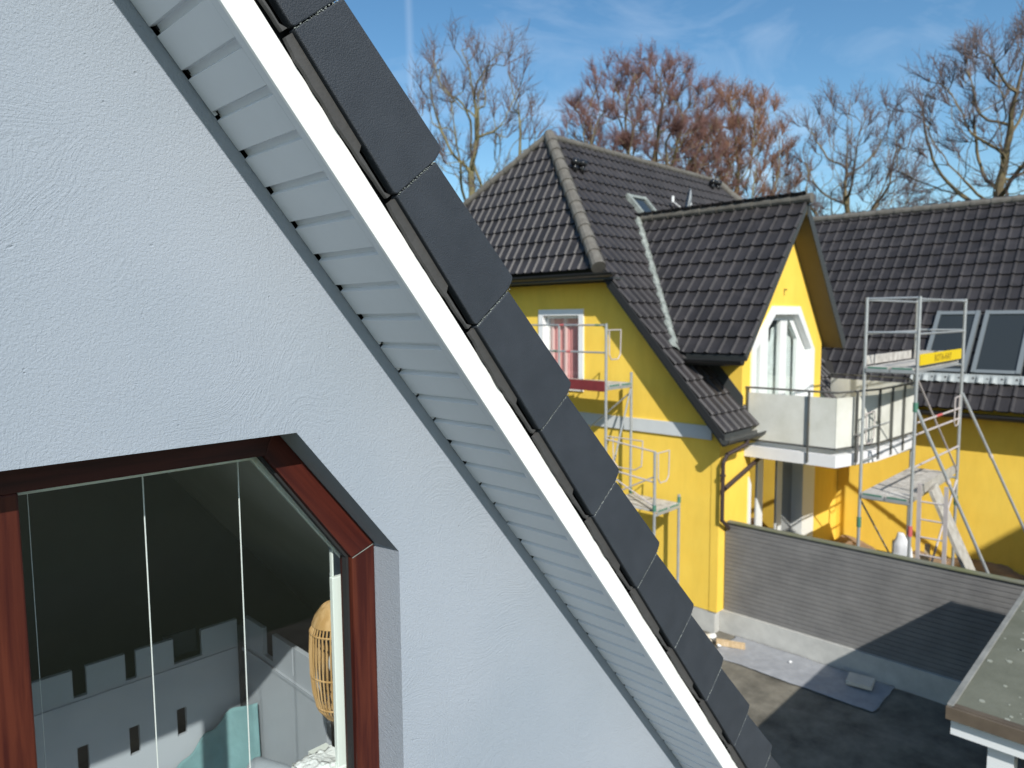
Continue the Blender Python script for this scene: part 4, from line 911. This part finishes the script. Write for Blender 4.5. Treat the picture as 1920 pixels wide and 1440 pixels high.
# ================================================================== trees
class TB:
    def __init__(s): s.v = []; s.f = []
    def ring(s, p, d, r, n):
        a = d.orthogonal().normalized(); b = d.cross(a); base = len(s.v)
        for i in range(n):
            t = 6.28318*i/n; s.v.append(p+a*(math.cos(t)*r)+b*(math.sin(t)*r))
        return base
    def seg(s, p, q, r0, r1, n):
        d = (q-p)
        if d.length < 1e-5: return
        d.normalize(); a = s.ring(p, d, r0, n); s.ring(q, d, r1, n)
        for i in range(n): s.f.append((a+i, a+(i+1) % n, a+n+(i+1) % n, a+n+i))
def tree(pos, cz, rx, rz, seed, label, natt=700, step=.42, kill=.85, r_tip=.016, r_base=.34, ntw=5, twl=.85, twig='twigp', bark='bark', shell=.45, fork=3.0, flat=-.75, grp='bare trees behind the houses', up=.35, lean=0., power=2.25, twk=.8):
    """bare crown grown towards points spread through an ellipsoid, then fine twigs on every outer shoot"""
    rg = random.Random(seed); rs = np.random.RandomState(seed)
    base = np.array(pos, float)
    att = []
    while len(att) < natt:
        q = rs.uniform(-1, 1, 3); rr = np.linalg.norm(q)
        if rr > 1 or q[2] < flat: continue
        if rr < shell and rs.rand() > .35: continue
        wob = 1+.16*mn.noise(Vector(q*2.1)+Vector((seed, 0, 0)))
        att.append([base[0]+q[0]*rx*wob, base[1]+q[1]*rx*wob, cz+q[2]*rz*wob])
    att = np.array(att)
    nodes = [base+np.array([0, 0, -.2])]; par = [-1]; z = base[2]; k = 0
    while z < base[2]+fork:
        z += step; nodes.append(np.array([base[0]+.05*rs.randn()+lean*(z-base[2]), base[1]+.05*rs.randn(), z])); par.append(k); k += 1
    pts = np.array(nodes); near = np.zeros(len(att), int); dmin = np.full(len(att), 1e9)
    def upd(i0):
        for i in range(i0, len(pts)):
            d = np.linalg.norm(att-pts[i], axis=1); m = d < dmin; dmin[m] = d[m]; near[m] = i
    upd(0)
    for it in range(140):
        alive = dmin < 1e8
        if not alive.any(): break
        new = []; npar = []
        for i in np.unique(near[alive]):
            m = alive & (near == i); v = att[m]-pts[i]; v = (v/np.linalg.norm(v, axis=1)[:, None]).sum(0); v /= (np.linalg.norm(v)+1e-9)
            pd = pts[i]-pts[par[i]] if par[i] >= 0 else np.array([0, 0, 1.]); pd = pd/(np.linalg.norm(pd)+1e-9)
            v = v+pd*.45+np.array([0, 0, .10])+rs.randn(3)*.16; v /= np.linalg.norm(v); new.append(pts[i]+v*step); npar.append(int(i))
        n0 = len(pts); pts = np.vstack([pts, np.array(new)]); par += npar; upd(n0)
        dead = dmin < kill; dmin[dead] = 1e9; att = att[~dead]; near = near[~dead]; dmin = dmin[~dead]
        if len(att) == 0 or len(pts) > 9000: break
    n = len(pts); r = np.full(n, 0.); ch = [[] for _ in range(n)]
    for i in range(1, n): ch[par[i]].append(i)
    acc = np.zeros(n)
    for i in range(n-1, -1, -1):
        acc[i] = r_tip**power if not ch[i] else acc[i]
        r[i] = acc[i]**(1/power)
        if par[i] >= 0: acc[par[i]] += acc[i]
    k = min(1.6, r_base/r[0]); r = np.where(r > r_tip*1.5, r*(1+(k-1)*np.clip((r-r_tip)/(r[0]-r_tip), 0, 1)**.5), r)
    tr_, limbs, twigs = TB(), TB(), TB(); P = [Vector(p) for p in pts]
    for i in range(1, n):
        a = par[i]; big = r[i] > .045; tgt = tr_ if (r[i] > r[0]*.62) else limbs
        tgt.seg(P[a], P[i], max(r[i], min(r[a], r[i]*1.35)), r[i], 8 if r[i] > .10 else (5 if big else 3))
    c0 = Vector((base[0], base[1], cz-rz*.35))
    def tw(p, d, L_, r0, lev):
        q = p
        for s_ in range(3):
            d = (d+Vector((rg.gauss(0, .16), rg.gauss(0, .16), rg.gauss(0, .12)+.06))).normalized(); q2 = q+d*L_/3
            twigs.seg(q, q2, r0*(1-.22*s_), r0*(1-.22*(s_+1)), 3); q = q2
            if lev < 1:
                for _ in range(2 if s_ else 1):
                    e = (d+Vector((rg.gauss(0, .5), rg.gauss(0, .5), rg.gauss(0, .4)))).normalized(); tw(q, e, L_*.55, r0*.65, lev+1)
    for i in range(1, n):
        if r[i] > r_tip*2.2: continue
        m = ntw if not ch[i] else (1 if rg.random() < .45 else 0)
        for _ in range(m):
            o = (P[i]-c0).normalized(); d = (o*.8+(P[i]-P[par[i]]).normalized()*.7+Vector((rg.gauss(0, .45), rg.gauss(0, .45), rg.gauss(0, .35)+up))).normalized()
            tw(P[i], d, twl*rg.uniform(.55, 1.15), r_tip*twk, 0)
    t = thing('bare_tree', pos, label, 'tree', grp)
    for nm, tb, m in (('trunk', tr_, bark), ('limbs', limbs, bark), ('twigs', twigs, twig)):
        mb = MB(); mb.v = [tuple(x) for x in tb.v]; mb.f = tb.f; mb.build(nm, m, t)
def place(px, dist):
    """ground point at a compass bearing (given as photo column) and a real distance"""
    dv = M @ np.array([px-960, -110.0, f]); dv = dv/np.hypot(dv[0], dv[1])
    return (float(dv[0]*dist), float(dv[1]*dist), GZ)
tree(place(885, 34), 7.7, 3.7, 5.3, 11, 'tall bare tree with mossy yellow-green limbs just right of the near roof edge', natt=620, kill=.85, ntw=6, twl=1.0, r_base=.42, fork=5.5, r_tip=.022, up=.6, power=2.1)
tree(place(1195, 44), 7.7, 5.9, 7.0, 23, 'broad domed bare tree with reddish buds above the main roof ridge', natt=3200, kill=.58, ntw=12, twl=.75, twk=.75, twig='twigr', bark='barkd', r_base=.45, fork=5.5, shell=.72, r_tip=.020, up=.2)
tree(place(1372, 46), 7.2, 3.6, 6.4, 37, 'orange-brown budding tree right of the reddish dome', natt=1700, kill=.58, ntw=11, twl=.8, twk=1.3, twig='twigo', r_base=.36, fork=4., shell=.3, r_tip=.016, up=.5)
tree(place(1583, 46), 7.9, 3.6, 5.0, 41, 'upright fan-shaped bare tree in the gap between front gable and wing roof', natt=760, kill=.8, ntw=9, twl=1.0, twig='twigp', bark='barkd', r_base=.38, fork=6.5, r_tip=.022, up=.6, power=2.1)
tree(place(1872, 36), 7.4, 4.0, 4.2, 53, 'large bare tree with thick dark forked trunk above the wing roof', natt=1000, kill=.75, ntw=9, twl=.9, twig='twigp', bark='barkd', r_base=.50, fork=8.0, r_tip=.020, up=.45, power=2.05)
tree(place(985, 52), 5.2, 4.4, 5.4, 67, 'low twiggy bare tree showing just left of the hip roof peak', natt=900, ntw=6, twl=.9, twig='twigp', r_base=.3, fork=5., r_tip=.020)
tree(place(1690, 55), 4.2, 3.2, 3.8, 71, 'small distant bare tree just clearing the wing roof ridge', natt=600, ntw=5, twl=1.0, twig='twigp', bark='barkd', r_base=.26, fork=5., r_tip=.020)
tree(place(1465, 50), 5.0, 3.0, 4.4, 83, 'slight greyish bare tree low in the sky right of the orange-brown tree', natt=500, ntw=5, twl=.9, twig='twigp', bark='barkd', r_base=.24, fork=5., r_tip=.018)
